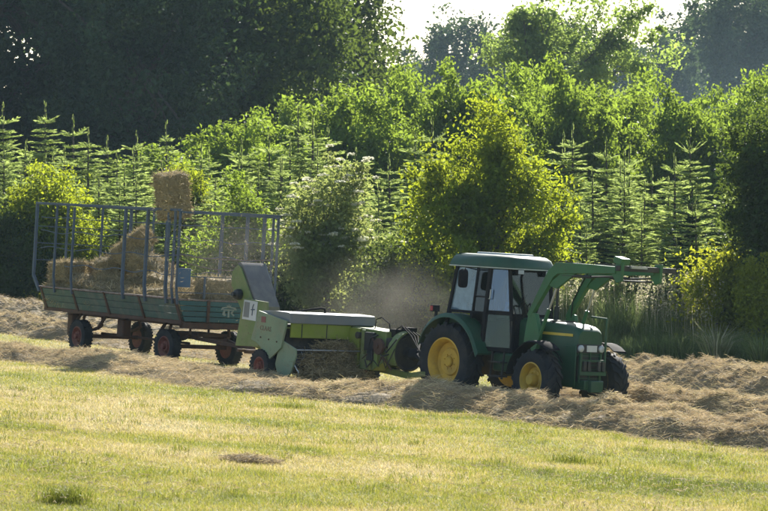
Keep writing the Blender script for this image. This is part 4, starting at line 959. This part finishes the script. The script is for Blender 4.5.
# bale chamber on the left, flywheel, drive
mb = MB(); mb.prism([(-2.9, .62), (-2.9, 1.22), (.7, 1.28), (.86, 1.245), (2.02, 1.20), (2.05, .62), (1.6, .40), (-1.8, .45)], .32, .92); mb.build('bale_chamber', 'baler_green', B, bevel=.015)
mb = MB(); mb.box((1.0, .28, .78), (.34, .06, .88)); mb.build('chamber_panel', 'baler_bright', B, bevel=.01)
mb = MB(); mb.box((1.30, .28, .95), (.10, .06, .50)); mb.box((1.42, .28, .56), (.34, .07, .30)); mb.box((1.78, .30, .72), (.12, .10, .5)); mb.build('drive_cover', 'baler_green', B, bevel=.015)
mb = MB(); mb.box((1.55, .27, .98), (.30, .08, .36)); mb.box((1.62, .26, .70), (.2, .1, .2)); mb.tube([(1.14, .22, 1.08), (1.14, .31, 1.08)], .07, 12); mb.build('gear_linkage', 'black_iron', B, bevel=.01)
mb = MB(); mb.lathe([(.0, .0), (.30, 0), (.36, .02), (.37, .10), (.33, .12), (.30, .06), (.12, .05), (.11, .16), (.05, .17), (.05, .26), (0, .26)], (2.22, .70, .80), 'x', 32); mb.build('flywheel', 'rim_yellow' if False else 'black_iron', B)
mb = MB()
for k in range(26):
    a = -R(35) + R(250) * k / 25; a2 = a + R(250) / 25
    if k < 25: mb.add([(2.18, .70 + .41 * math.cos(a), .80 + .41 * math.sin(a)), (2.40, .70 + .41 * math.cos(a), .80 + .41 * math.sin(a)), (2.40, .70 + .41 * math.cos(a2), .80 + .41 * math.sin(a2)), (2.18, .70 + .41 * math.cos(a2), .80 + .41 * math.sin(a2)),
                     (2.18, .70 + .44 * math.cos(a), .80 + .44 * math.sin(a)), (2.40, .70 + .44 * math.cos(a), .80 + .44 * math.sin(a)), (2.40, .70 + .44 * math.cos(a2), .80 + .44 * math.sin(a2)), (2.18, .70 + .44 * math.cos(a2), .80 + .44 * math.sin(a2))],
                    [(0, 3, 2, 1), (4, 5, 6, 7), (0, 1, 5, 4), (1, 2, 6, 5), (2, 3, 7, 6), (3, 0, 4, 7)])
mb.build('flywheel_guard', 'baler_green', B)
mb = MB(); mb.tube([(2.4, .70, .80), (2.75, .60, .78), (3.35, .30, .70)], [.06, .055, .05], 12); mb.lathe([(.11, -.12), (.13, 0), (.09, .12)], (2.62, .64, .79), 'x', 16); mb.build('drive_shaft', 'black_plastic', B)
mb = MB(); mb.beam((1.4, .72, .42), (2.5, .62, .36), .14, .12); mb.beam((2.5, .62, .36), (3.62, .12, .46), .11, .10); mb.build('drawbar', 'baler_green', B, bevel=.008)
mb = MB(); mb.box((2.05, .55, 1.18), (.22, .2, .16)); mb.box((2.25, .72, 1.26), (.3, .16, .10)); mb.box((2.10, .86, 1.2), (.2, .14, .2))
for q in range(4): mb.tube([(2.0, .5 + .1 * q, 1.2), (2.3, .5 + .09 * q, 1.34 - .03 * q), (2.7, .45 + .08 * q, 1.16), (3.2, .3, .9)], .012, 6)
mb.build('hydraulic_lines', 'hose', B)
MB().tube([(1.36, .50, 1.20), (1.42, .48, 1.42), (1.62, .48, 1.47), (1.86, .50, 1.36), (1.92, .50, 1.18)], .013, 6).build('hoop_handle', 'hose', B)
MB().tube([(.2, -.65, 1.47), (.42, -.42, 1.54), (.50, -.26, 1.57), (.50, -.16, 1.56), (.46, -.12, 1.46)], .022, 8).build('deck_handle', 'hose', B)
# bale thrower at the rear of the chamber
ax = np.array([-.62, 0, .785]); ax /= np.linalg.norm(ax); nrm = np.array([.785, 0, .62]); nrm /= np.linalg.norm(nrm)
b0 = np.array([-2.90, .62, 1.30])
def along(u, v, y): return tuple(b0 + ax * u + nrm * v + np.array([0, y, 0]))
sec = [(0, .14), (.06, .20), (1.12, .20), (1.24, .16), (1.28, .08), (1.24, 0), (1.12, -.04), (.06, -.04), (0, .02)]
mb = MB(); mb.loft([[along(u, v, -.28) for u, v in sec], [along(u, v, .28) for u, v in sec]]); th = mb.build('thrower_belt', 'belt_grey', B)
mb = MB(); mb.loft([[along(u, v, -.33) for u, v in ((-.1, .06), (.1, .16), (1.1, .16), (1.22, .10), (1.22, -.16), (1.0, -.34), (.0, -.30))], [along(u, v, -.295) for u, v in ((-.1, .06), (.1, .16), (1.1, .16), (1.22, .10), (1.22, -.16), (1.0, -.34), (.0, -.30))]])
mb.build('thrower_side', 'baler_green', B, bevel=.006)
mb = MB(); mb.loft([[along(u, v, .295) for u, v in ((-.1, .1), (1.22, .2), (1.22, -.1), (-.1, -.1))], [along(u, v, .33) for u, v in ((-.1, .1), (1.22, .2), (1.22, -.1), (-.1, -.1))]]); mb.build('thrower_side', 'baler_grey', B)
mb = MB(); mb.lathe([(.11, 0), (.12, -.05), (.10, -.12), (.05, -.14), (.05, -.2), (0, -.2)], along(.62, -.16, -.33), 'y', 18); mb.build('belt_motor', 'black_iron', B)
mb = MB(); mb.prism([(-3.36, .60), (-3.16, 1.62), (-2.20, 1.58), (-2.15, .64)], .205, .245); tp = mb.build('thrower_panel', 'baler_green', B, bevel=.008)
mb = MB(); mb.prism([(-3.14, 1.18), (-3.09, 1.59), (-2.56, 1.57), (-2.60, 1.16)], .196, .202); mb.build('warning_sign', 'white_plate', tp)
mb = MB(); mb.prism([(-3.09, 1.23), (-3.06, 1.55), (-2.86, 1.54), (-2.88, 1.22)], .190, .195); mb.build('sign_picture', 'baler_grey', tp)
mb = MB(); mb.tube([(-2.75, .194, 1.27), (-2.74, .194, 1.45), (-2.70, .194, 1.51)], .012, 5); mb.tube([(-2.80, .194, 1.39), (-2.66, .194, 1.40)], .012, 5); mb.build('sign_picture', 'cage_blue', tp)
mb = MB(); mb.beam((-2.2, .5, .5), (-3.4, .5, .48), .08, .08); mb.beam((-3.4, .3, .5), (-3.4, .9, .5), .08, .06); mb.build('rear_hitch', 'rust', B)

# jumble of drive parts round the front of the chamber
rng = np.random.default_rng(88)
for k in range(9):
    x0, y0, z0 = 1.35 + .1 * k, .24, rng.uniform(.5, 1.1); mb = MB(); mb.tube([(x0, y0, z0), (x0 + rng.uniform(.05, .25), y0 - .03, z0 + rng.uniform(-.25, .25)), (x0 + rng.uniform(.2, .5), y0 + .02, z0 + rng.uniform(-.2, .3))], rng.uniform(.010, .022), 6); mb.build('drive_rod', 'black_iron' if k % 3 else 'rust', B)
mb = MB(); mb.lathe([(.0, 0), (.16, 0), (.17, -.03), (.16, -.06), (.05, -.07), (.05, -.1), (0, -.1)], (1.95, .24, .90), n_=20); mb.build('chain_sprocket', 'rust', B)
mb = MB(); mb.box((2.12, .52, .98), (.16, .42, .20)); mb.box((2.16, .50, .62), (.14, .34, .16)); mb.build('gearbox', 'black_iron', B, bevel=.02)
for xx in (-.05, .25, .55): MB().lathe([(.016, 0), (.016, -.014), (0, -.014)], (xx, -1.302, .92 - .1 * xx), n_=8).build('bolt', 'rust', B)
for yy in (-.9, -.3, .3): MB().box((.828, yy, 1.11), (.012, .018, .27)).build('panel_seam', 'black_iron', B)
mb = MB(); mb.beam((.75, -1.24, 1.16), (.75, .3, 1.16), .03, .03); mb.build('panel_rail', 'baler_green', B)
mb = MB(); mb.tube([(1.0, -1.215, .52), (1.25, -1.20, .30), (1.2, -1.19, .12)], .015, 6); mb.build('pickup_skid', 'steel', B)
# ------------------------------------------------------------------ hay trailer
TR = vehicle('hay_trailer', 'old green flatbed hay trailer with blue cage railing and rusty chassis', 'trailer', 55.5, (0, -.94), 75, 352)
TW = dict(rad=.385, width=.25, rim=.215, dish=.07, hub=.06, out=.08, grooves=30, mat='rim_red', bolts=6, bolt_r=.10)
XF = 4.0; X0, X1 = -1.42, 4.95; ZB, ZT = 1.04, 1.45; YB, YT = 1.02, 1.21
for s in (-1, 1): wheel(TR, 'tw', (0, s * .815, .375), s, TW, .4 * s); wheel(TR, 'tw', (XF, s * .815, .375), s, TW, .9 * s, R(4))
# chassis
for s in (-1, 1):
    mb = MB(); mb.beam((X0 + .1, s * .42, .92), (X1 - .25, s * .42, .92), .09, .16); mb.build('chassis_beam', 'rust', TR)
    for xx in (0, XF):
        mb = MB(); pts = [(xx - .48 + .96 * k / 8, s * .52, .68 - .14 * math.sin(math.pi * k / 8)) for k in range(9)]
        for k in range(8): mb.beam(pts[k], pts[k + 1], .06, .06)
        mb.beam((xx - .46, s * .52, .66), (xx - .42, s * .50, .86), .05, .05); mb.beam((xx + .46, s * .52, .66), (xx + .42, s * .50, .86), .05, .05)
        mb.build('leaf_spring', 'rust', TR)
mb = MB()
for k in range(8): mb.beam((X0 + .3 + .78 * k, -.98, .985), (X0 + .3 + .78 * k, .98, .985), .07, .08)
mb.build('cross_member', 'rust', TR)
for xx in (0, XF): MB().beam((xx, -.80, .39), (xx, .80, .39), .09, .09).build('axle', 'rust', TR)
mb = MB(); mb.lathe([(.46, .80), (.46, .85)], (XF, 0, 0), 'z', 28); mb.beam((XF - .5, 0, .68), (XF + .5, 0, .68), .7, .08); mb.beam((XF - .45, -.4, .62), (XF + .6, -.4, .62), .07, .09); mb.beam((XF - .45, .4, .62), (XF + .6, .4, .62), .07, .09); mb.beam((XF + .1, -.7, .66), (XF + .1, .7, .66), .16, .08); mb.build('turntable', 'rust', TR)
mb = MB(); mb.beam((XF + .5, -.38, .60), (XF + 1.7, 0, .50), .06, .08); mb.beam((XF + .5, .38, .60), (XF + 1.7, 0, .50), .06, .08); mb.beam((XF + 1.7, 0, .50), (XF + 2.35, 0, .50), .07, .07); mb.beam((XF + .8, -.30, .59), (XF + .8, .30, .59), .06, .06); mb.build('drawbar', 'rust', TR)
mb = MB(); mb.tube([(0, -.25, .46), (XF, -.25, .46)], .03, 8); mb.build('brake_rod', 'rust', TR)
mb = MB(); mb.box((-.72, -.62, .62), (.24, .22, .50)); mb.build('tool_box', 'rust', TR, bevel=.03)
mb = MB(); mb.box((1.55, -.55, .66), (.30, .22, .40)); mb.beam((1.55, -.55, .8), (1.55, -.45, .9), .1, .06); mb.build('tool_box', 'rust', TR, bevel=.03)
mb = MB()
for xx in (-.55, .62, XF - .62): MB().beam((xx, -.5, .92), (xx + .02, -.74, .58), .07, .05).build('bracket', 'rust', TR)
# bed
MB().box(((X0 + X1) / 2, 0, ZB + .01), (X1 - X0 - .04, 2 * YB - .06, .04)).build('bed_floor', 'rust', TR)
cuts = [X0, .22, 1.72, 3.30, X1]
for s in (-1, 1):
    for k in range(4):
        a, b_ = cuts[k] + .018, cuts[k + 1] - .018; mb = MB(); n_pl = 3
        for q in range(n_pl):                                # boards of each drop side
            t0, t1 = q / n_pl + .012, (q + 1) / n_pl - .012; y0, y1 = YB + (YT - YB) * t0, YB + (YT - YB) * t1; z0, z1 = ZB - .04 + (ZT - ZB + .04) * t0, ZB - .04 + (ZT - ZB + .04) * t1
            e0 = X0 - .02 if k == 0 else a
            MB().sheet([(e0, s * y0, z0), (b_, s * y0, z0), (b_, s * y1, z1), (e0, s * y1, z1)], .035).build('side_board', 'trailer_green', TR, bevel=.004)
    for xx in cuts[:-1] + [X1 - .04]:
        xx = max(xx, X0 + .12); MB().beam((xx, s * (YB + .025), ZB - .07), (xx, s * (YT + .03), ZT + .03), .07, .04, (0, s, 0)).build('side_strap', 'rust', TR)
    MB().beam((X0 - .03, s * (YT + .005), ZT + .022), (X1 + .02, s * (YT + .005), ZT + .022), .07, .04).build('rim_rail', 'worn_edge', TR, bevel=.006)
    MB().beam((X0 - .02, s * (YB - .01), ZB - .085), (X1, s * (YB - .01), ZB - .085), .06, .08).build('side_rail', 'rust', TR)
def end_boards(xx, mat, n_pl=4):
    for q in range(n_pl):
        t0, t1 = q / n_pl + .015, (q + 1) / n_pl - .015; y0, y1 = YB + (YT - YB) * t0 - .02, YB + (YT - YB) * t1 - .02; z0, z1 = ZB - .06 + (ZT - ZB + .06) * t0, ZB - .06 + (ZT - ZB + .06) * t1
        MB().sheet([(xx, -y0, z0), (xx, y0, z0), (xx, y1, z1), (xx, -y1, z1)], .04).build('end_board', mat, TR, bevel=.006)
end_boards(X1 + .03, 'trailer_teal'); end_boards(X0 - .03, 'trailer_teal')
for yy in (-.42, .86): MB().box((X1 + .065, yy, ZB + .18), (.035, .07, .50)).build('end_strap', 'rust', TR)
MB().beam((X1 + .03, -1.2, ZT + .018), (X1 + .03, 1.2, ZT + .018), .06, .03).build('rim_rail', 'worn_edge', TR)
MB().box((X1 - .02, 0, ZB - .14), (.10, 2.0, .13)).build('front_beam', 'rust', TR)
# emblem painted on the headboard: small crown over three marks
mb = MB(); xe = X1 + .0535
def flat(poly): mb.prism(poly, xe, xe + .004, 'yz')
ye, ze = .12, 1.235
flat([(ye - .21, ze + .05), (ye - .17, ze + .10), (ye - .05, ze + .115), (ye - .03, ze + .085), (ye - .12, ze + .075), (ye - .19, ze + .03)])
flat([(ye + .21, ze + .05), (ye + .17, ze + .10), (ye + .05, ze + .115), (ye + .03, ze + .085), (ye + .12, ze + .075), (ye + .19, ze + .03)])
flat([(ye - .05, ze + .10), (ye - .06, ze + .16), (ye - .02, ze + .125), (ye, ze + .18), (ye + .02, ze + .125), (ye + .06, ze + .16), (ye + .05, ze + .10)])
flat([(ye - .15, ze + .03), (ye + .15, ze + .03), (ye + .15, ze + .055), (ye - .15, ze + .055)])
flat([(ye - .14, ze + .02), (ye - .17, ze - .06), (ye - .11, ze - .10), (ye - .06, ze - .08), (ye - .10, ze - .04), (ye - .09, ze + .02)])
flat([(ye - .025, ze + .02), (ye - .025, ze - .13), (ye + .025, ze - .13), (ye + .025, ze + .02)])
flat([(ye + .14, ze + .02), (ye + .10, ze - .02), (ye + .16, ze - .08), (ye + .13, ze - .10), (ye + .05, ze - .03), (ye + .08, ze + .02)])
mb.build('emblem', 'emblem_cream', TR)
# cage
CY, CZ = 1.29, 3.42
near_x = [X0 - .18, -.62, .22, 2.62, 3.62, 4.55, 4.82, X1 + .08]
for s in (-1, 1):
    for k, xx in enumerate(near_x):
        xx_ = xx + (0 if s < 0 else .12 * math.sin(k * 2.1)) * (0 < k < 7); big_ = k in (0, 3, 4, 5)
        mb = MB(); wd = .062 if big_ else .045; z1 = CZ - (.0 if k != 2 else .03)
        mb.beam((xx_, s * CY, 1.72), (xx_, s * CY, z1), wd, wd); mb.beam((max(xx_, X0 + .06), s * (YT + .03), 1.36), (xx_, s * CY, 1.73), wd, wd); mb.build('cage_post', 'cage_blue', TR)
    mb = MB(); mb.beam((X0 - .22, s * CY, CZ + .02), (X1 + .12, s * CY, CZ + .02), .05, .055); mb.build('cage_rail', 'cage_blue', TR, bevel=.005)
    for zz in (2.02, 2.40, 2.78, 3.12):
        mb = MB(); a0 = X0 if zz > 2.1 else -.2
        pts = [(a0 + (X1 - a0) * k / 24, s * (CY - .035) + .02 * math.sin(k * 1.3 + zz), zz + .035 * math.sin(k * .9 + zz * 5) * (1 if zz < 3 else .3)) for k in range(25)]
        mb.tube(pts, .011, 5); mb.build('cage_rod', 'cage_blue', TR)
mb = MB(); mb.beam((X1 + .10, -CY, CZ - .02), (X1 + .10, CY, CZ - .02), .045, .045); mb.build('cage_rail', 'cage_blue', TR)
mb = MB(); mb.beam((X0 - .19, -CY, CZ + .02), (X0 - .19, CY, CZ + .02), .05, .05); mb.build('cage_rail', 'cage_blue', TR)
for zz in (1.62, 1.98): mb = MB(); mb.tube([(X1 + .06, -1.24, zz), (X1 + .06, 0, zz + .01), (X1 + .06, 1.24, zz)], .012, 5); mb.build('cage_rod', 'cage_blue', TR)
for zz, sg in ((2.32, -.16), (2.45, -.05)):
    mb = MB(); mb.tube([(X1 + .06, -1.24 + .31 * k, zz + sg * (1 - ((k - 4) / 4) ** 2)) for k in range(9)], .010, 5); mb.build('slack_wire', 'worn_edge', TR)
for yy in (-.55, .62): mb = MB(); mb.beam((X1 + .06, yy, 1.5), (X1 + .06, yy, 2.0), .04, .04); mb.build('front_post', 'cage_blue', TR)
for yy in (-.45, .5): mb = MB(); mb.beam((X0 - .19, yy, 1.5), (X0 - .19, yy, CZ), .045, .045); mb.build('cage_post', 'cage_blue', TR)
for zz in (2.1, 2.5, 2.9): mb = MB(); mb.tube([(X0 - .19, -CY, zz), (X0 - .19, CY, zz)], .011, 5); mb.build('cage_rod', 'cage_blue', TR)
MB().sheet([(X1 + .10, -CY + .0, 1.74), (X1 + .10, -CY + .34, 1.74), (X1 + .10, -CY + .34, 2.16), (X1 + .10, -CY + .0, 2.16)], .02).build('corner_plate', 'cage_plate', TR, bevel=.005)
MB().box((4.9, -CY - .04, 2.0), (.02, .02, .6)).build('latch_bar', 'worn_edge', TR)

# ------------------------------------------------------------------ hay bales
def bale_mesh(seed, dims=(1.0, .56, .46)):
    rng = np.random.default_rng(seed); g = Geo(); a, b_, c = [d / 2 for d in dims]
    def surf(p):                                             # p on unit cube -> shaggy rounded block
        q = p.copy(); m_ = np.maximum(np.abs(q), .001); q = np.sign(q) * m_
        nrm_ = (np.abs(q) ** 12).sum(1, keepdims=True) ** (1 / 12); q = q / nrm_
        f = 1 + .13 * (fbm(q[:, 0] * 2.2 + 9 + seed, q[:, 1] * 2.2 + q[:, 2] * 1.7 + 9, seed) - .45) + .10 * (fbm(q[:, 0] * 7 + 20, q[:, 1] * 6 + q[:, 2] * 5 + 20, seed + 1) - .45)
        f = f + .035 * np.sin(q[:, 0] * 19 + 3 * q[:, 1])     # flakes
        tw = np.exp(-((np.abs(q[:, 0]) - .32) / .07) ** 2) * .045
        return q * np.array([a, b_, c]) * (f - tw)[:, None]
    N_ = 16; u = np.linspace(-1, 1, N_); U, W_ = np.meshgrid(u, u, indexing='ij'); U, W_ = U.ravel(), W_.ravel(); o_ = np.ones_like(U)
    idx = np.arange(N_ * N_).reshape(N_, N_); Fq = np.stack([idx[:-1, :-1], idx[1:, :-1], idx[1:, 1:], idx[:-1, 1:]], -1).reshape(-1, 4)
    for ax_ in range(3):
        for s in (-1, 1):
            P = np.stack([np.roll([s * o_, U, W_], ax_, 0)[k] for k in range(3)], 1); S = surf(P)
            C = np.stack([np.clip(.1 + .7 * fbm(P[:, 0] * 6 + 9, P[:, 1] * 6 + P[:, 2] * 4 + 9, seed + 5), 0, 1), rng.uniform(.1, .7, len(P)), o_ * 0], 1)
            g.add(S, Fq, C)
    n_ = 3000; P = rng.uniform(-1, 1, (n_, 3)); ax_ = rng.integers(0, 3, n_); P[np.arange(n_), ax_] = np.sign(P[np.arange(n_), ax_])
    S = surf(P); out = unit(S / np.array([a, b_, c])); D = unit(rng.normal(size=(n_, 3)) * np.array([.6, 1, 1]) + out * .45); L = rng.uniform(.05, .17, n_)
    C = np.stack([rng.uniform(.2, 1, n_), rng.random(n_), L * 0], 1); g.add(*straws(S - D * .02, D, L, rng.uniform(.005, .010, n_), rng.uniform(-.01, .02, n_), rng, C))
    return g.mesh('hay_bale', True)
BM = [bale_mesh(401), bale_mesh(402), bale_mesh(403, (1.0, .58, .48))]
mb = MB()
for xx in (-.16, .16): mb.tube([(xx, .275 * math.cos(t) * (1.0 if abs(math.cos(t)) < .75 else .98), .228 * math.sin(t)) for t in np.linspace(0, 2 * math.pi, 25)], .006, 4)
TWINE = mb.mesh('twine'); TWINE.materials.append(M['twine'])
def bale(label, local, rot, k, s=1.0, world=None):
    o = link('hay_bale', BM[k % 3], 'bale_hay'); tag(o, label, 'hay bale', 'small square bales on the trailer' if world is None else None)
    m_ = TR.matrix_world @ Matrix.Translation(local) @ Euler([R(a) for a in rot]).to_matrix().to_4x4(); o.matrix_world = m_; o.scale = (s, s, s)
    return o
bpy.context.view_layer.update()
for k, (lb, loc, rot) in enumerate([
    ('bottom hay bale at the rear corner of the trailer, beside the first cage post', (-.92, -.80, 1.34), (0, 3, 4)),
    ('upper hay bale at the rear corner of the trailer, on top of the bottom one', (-.93, -.76, 1.86), (4, -3, -6)),
    ('bottom hay bale at the rear end of the trailer on the far side', (-.90, .30, 1.36), (0, 0, 88)),
    ('upper hay bale at the rear end of the trailer on the far side', (-.85, .32, 1.86), (8, 0, 80)),
    ('hay bale leaning on the load beside the third cage post', (.02, -.64, 1.50), (22, 8, 30)),
    ('tilted hay bale below the topmost one in the middle of the load', (.05, .05, 2.10), (14, -20, 50)),
    ('topmost hay bale tilted on the middle of the load', (.50, .16, 2.55), (14, -38, 35)),
    ('hay bale slumped near the bottom of the load behind the leaning one', (.40, -.20, 1.60), (-15, 10, 65)),
    ('hay bale lying low against the near side board in the middle', (1.05, -.74, 1.36), (4, 2, 8)),
    ('hay bale slanting down from the pile towards the double cage post', (1.20, .25, 2.10), (14, 26, 28)),
    ('hay bale under the slanting one in the middle of the load', (1.15, .30, 1.58), (-6, 4, 70)),
    ('hay bale leaning on the far rail behind the double cage post', (1.95, .45, 1.72), (12, 18, 15)),
    ('hay bale flat on the floor right of the middle of the load', (2.30, -.50, 1.34), (-4, 2, 74)),
    ('hay bale sliding off the pile towards the blue corner plate', (2.35, .10, 1.62), (10, 16, 40)),
    ('hay bale tilted against the near boards before the blue corner plate', (3.05, -.55, 1.42), (10, -8, 25)),
    ('hay bale resting by the far side of the trailer near the front', (3.00, .50, 1.38), (5, 0, 15)),
    ('hay bale lying crosswise near the blue corner plate', (3.62, -.42, 1.34), (0, -4, 82)),
    ('hay bale seen through the front of the cage above the headboard', (4.35, .26, 1.72), (6, 0, 86)),
    ('hay bale at the front of the load under the slack wire', (4.38, .30, 1.29), (0, 0, 84))]):
    b_ = bale(lb, loc, rot, k); link('twine', TWINE, None, b_)
# the bale in flight
x, y, z = at_depth(172.5, 72.6); fb = link('hay_bale', BM[2], 'bale_hay'); tag(fb, 'hay bale flying through the air above the front of the trailer', 'hay bale', 'small square bales on the trailer')
fb.location = (x, y, CAM_H + (HY - 195.5) / F_PX * y); fb.rotation_euler = Euler((R(8), R(83), R(38))); fb.scale = (1.0, 1.22, 1.22); link('twine', TWINE, None, fb)
# loose hay in the trailer bed and on the pickup
def loose(name, label, root, boxes, n_, seed, mat='hay', lo=.25, hi=.85):
    rng = np.random.default_rng(seed); g = Geo(); V_ = []
    for (cx, cy, cz, rx, ry, rz) in boxes:
        m_ = n_ // len(boxes); d = unit(rng.normal(size=(m_, 3))) * (rng.random((m_, 1)) ** .4); P = np.array([cx, cy, cz]) + d * np.array([rx, ry, rz])
        D = unit(rng.normal(size=(m_, 3)) * np.array([1, 1, .5])); L = rng.uniform(.1, .4, m_); C = np.stack([rng.uniform(lo - .2, hi, m_).clip(0, 1), rng.random(m_), L * 0], 1)
        g.add(*straws(P - D * L[:, None] / 2, D, L, rng.uniform(.006, .012, m_), rng.uniform(-.03, .05, m_), rng, C))
    o = link(name, g.mesh(name), mat); o.matrix_world = root.matrix_world.copy(); return tag(o, label, 'hay', kind='stuff')
loose('loose_hay', 'loose hay spilling between the bales on the trailer', TR, [(-.5, -.2, 1.6, .9, .8, .6), (.5, 0, 1.7, .9, .8, .6), (1.6, 0, 1.6, .8, .8, .5), (2.5, -.1, 1.40, .9, .9, .40), (3.6, 0, 1.3, .9, .9, .28), (4.5, 0, 1.3, .4, .9, .3), (.3, -.9, 1.5, 1.2, .25, .2), (2.4, -1.0, 1.45, 1.6, .18, .14), (4.5, -.95, 1.5, .5, .2, .3)], 3600, 77, 'bale_hay')
loose('gathered_hay', 'dark tangled hay being gathered under the baler pickup', B, [(1.05, -.4, .42, .38, .85, .30), (1.35, -.4, .22, .45, .95, .22), (.95, -.1, .72, .25, .6, .22)], 9000, 78, 'bale_hay')
# chaff in the air round the thrower
rng = np.random.default_rng(90); n_ = 900; d = rng.uniform(69, 74, n_); px = np.concatenate([rng.normal(232, 26, 600), rng.normal(178, 14, 300)]); py = np.concatenate([rng.normal(258, 26, 600), rng.normal(205, 26, 300)])
P = np.stack([(px - HX) / F_PX * d, d, CAM_H + (HY - py) / F_PX * d], 1); D = unit(rng.normal(size=(n_, 3))); L = rng.uniform(.02, .08, n_); g = Geo()
g.add(*straws(P, D, L, rng.uniform(.003, .007, n_), rng.uniform(-.01, .01, n_), rng, np.stack([rng.uniform(.4, 1, n_), rng.random(n_), L * 0], 1)))
tag(link('flying_chaff', g.mesh('flying_chaff'), 'hay'), 'bits of chaff flying in the air round the bale thrower', 'chaff', kind='stuff')
# ------------------------------------------------------------------ summer haze
m = bpy.data.materials.new('haze'); m.use_nodes = True; n = m.node_tree; n.nodes.clear()
pv = n.nodes.new('ShaderNodeVolumePrincipled'); pv.inputs['Color'].default_value = (.58, .80, 1, 1); pv.inputs['Density'].default_value = .00010; pv.inputs['Anisotropy'].default_value = .15
n.links.new(pv.outputs[0], n.nodes.new('ShaderNodeOutputMaterial').inputs['Volume']); M['haze'] = m
mb = MB(); mb.box((0, 1850, 14), (6200, 4500, 36)); tag(mb.build('haze', 'haze'), 'thin summer haze in the air', 'haze', kind='stuff')

# ------------------------------------------------------------------ dust whirled up by the baler
def dust(label, px, py, d, size, dens, seed):
    m = bpy.data.materials.new('dust'); m.use_nodes = True; n = m.node_tree; n.nodes.clear()
    pv = n.nodes.new('ShaderNodeVolumePrincipled'); pv.inputs['Color'].default_value = (.72, .68, .60, 1); pv.inputs['Anisotropy'].default_value = .2
    n.links.new(pv.outputs[0], n.nodes.new('ShaderNodeOutputMaterial').inputs['Volume'])
    tc = n.nodes.new('ShaderNodeTexCoord'); ln = n.nodes.new('ShaderNodeVectorMath'); ln.operation = 'LENGTH'; n.links.new(tc.outputs['Object'], ln.inputs[0])
    fall = n.nodes.new('ShaderNodeMapRange'); fall.interpolation_type = 'SMOOTHSTEP'; fall.inputs[1].default_value = 1.0; fall.inputs[2].default_value = .15; n.links.new(ln.outputs['Value'], fall.inputs[0])
    nz = n.nodes.new('ShaderNodeTexNoise'); nz.inputs['Scale'].default_value = 2.0 + .23 * seed; nz.inputs['Detail'].default_value = 3; n.links.new(tc.outputs['Object'], nz.inputs['Vector'])
    nr = n.nodes.new('ShaderNodeMapRange'); nr.inputs[1].default_value = .3; nr.inputs[2].default_value = .75; n.links.new(nz.outputs[0], nr.inputs[0])
    a = n.nodes.new('ShaderNodeMath'); a.operation = 'MULTIPLY'; n.links.new(fall.outputs[0], a.inputs[0]); n.links.new(nr.outputs[0], a.inputs[1])
    b = n.nodes.new('ShaderNodeMath'); b.operation = 'MULTIPLY'; b.inputs[1].default_value = dens; n.links.new(a.outputs[0], b.inputs[0]); n.links.new(b.outputs[0], pv.inputs['Density'])
    x = (px - HX) / F_PX * d; z = CAM_H + (HY - py) / F_PX * d
    mb = MB(); mb.lathe([(math.sin(math.pi * k / 12) if 0 < k < 12 else 0.0, -math.cos(math.pi * k / 12)) for k in range(13)], axis='z', n_=24)
    o = mb.build('dust_cloud', m, loc=(x, d, z)); o.scale = size; tag(o, label, 'dust', kind='stuff')
dust('brown dust hanging in the air between baler and tractor', 385, 306, 72, (2.4, 4, 1.5), .04, 1)
dust('fine chaff dust over the bale thrower and trailer front', 236, 255, 72, (1.8, 3, 1.5), .03, 2)
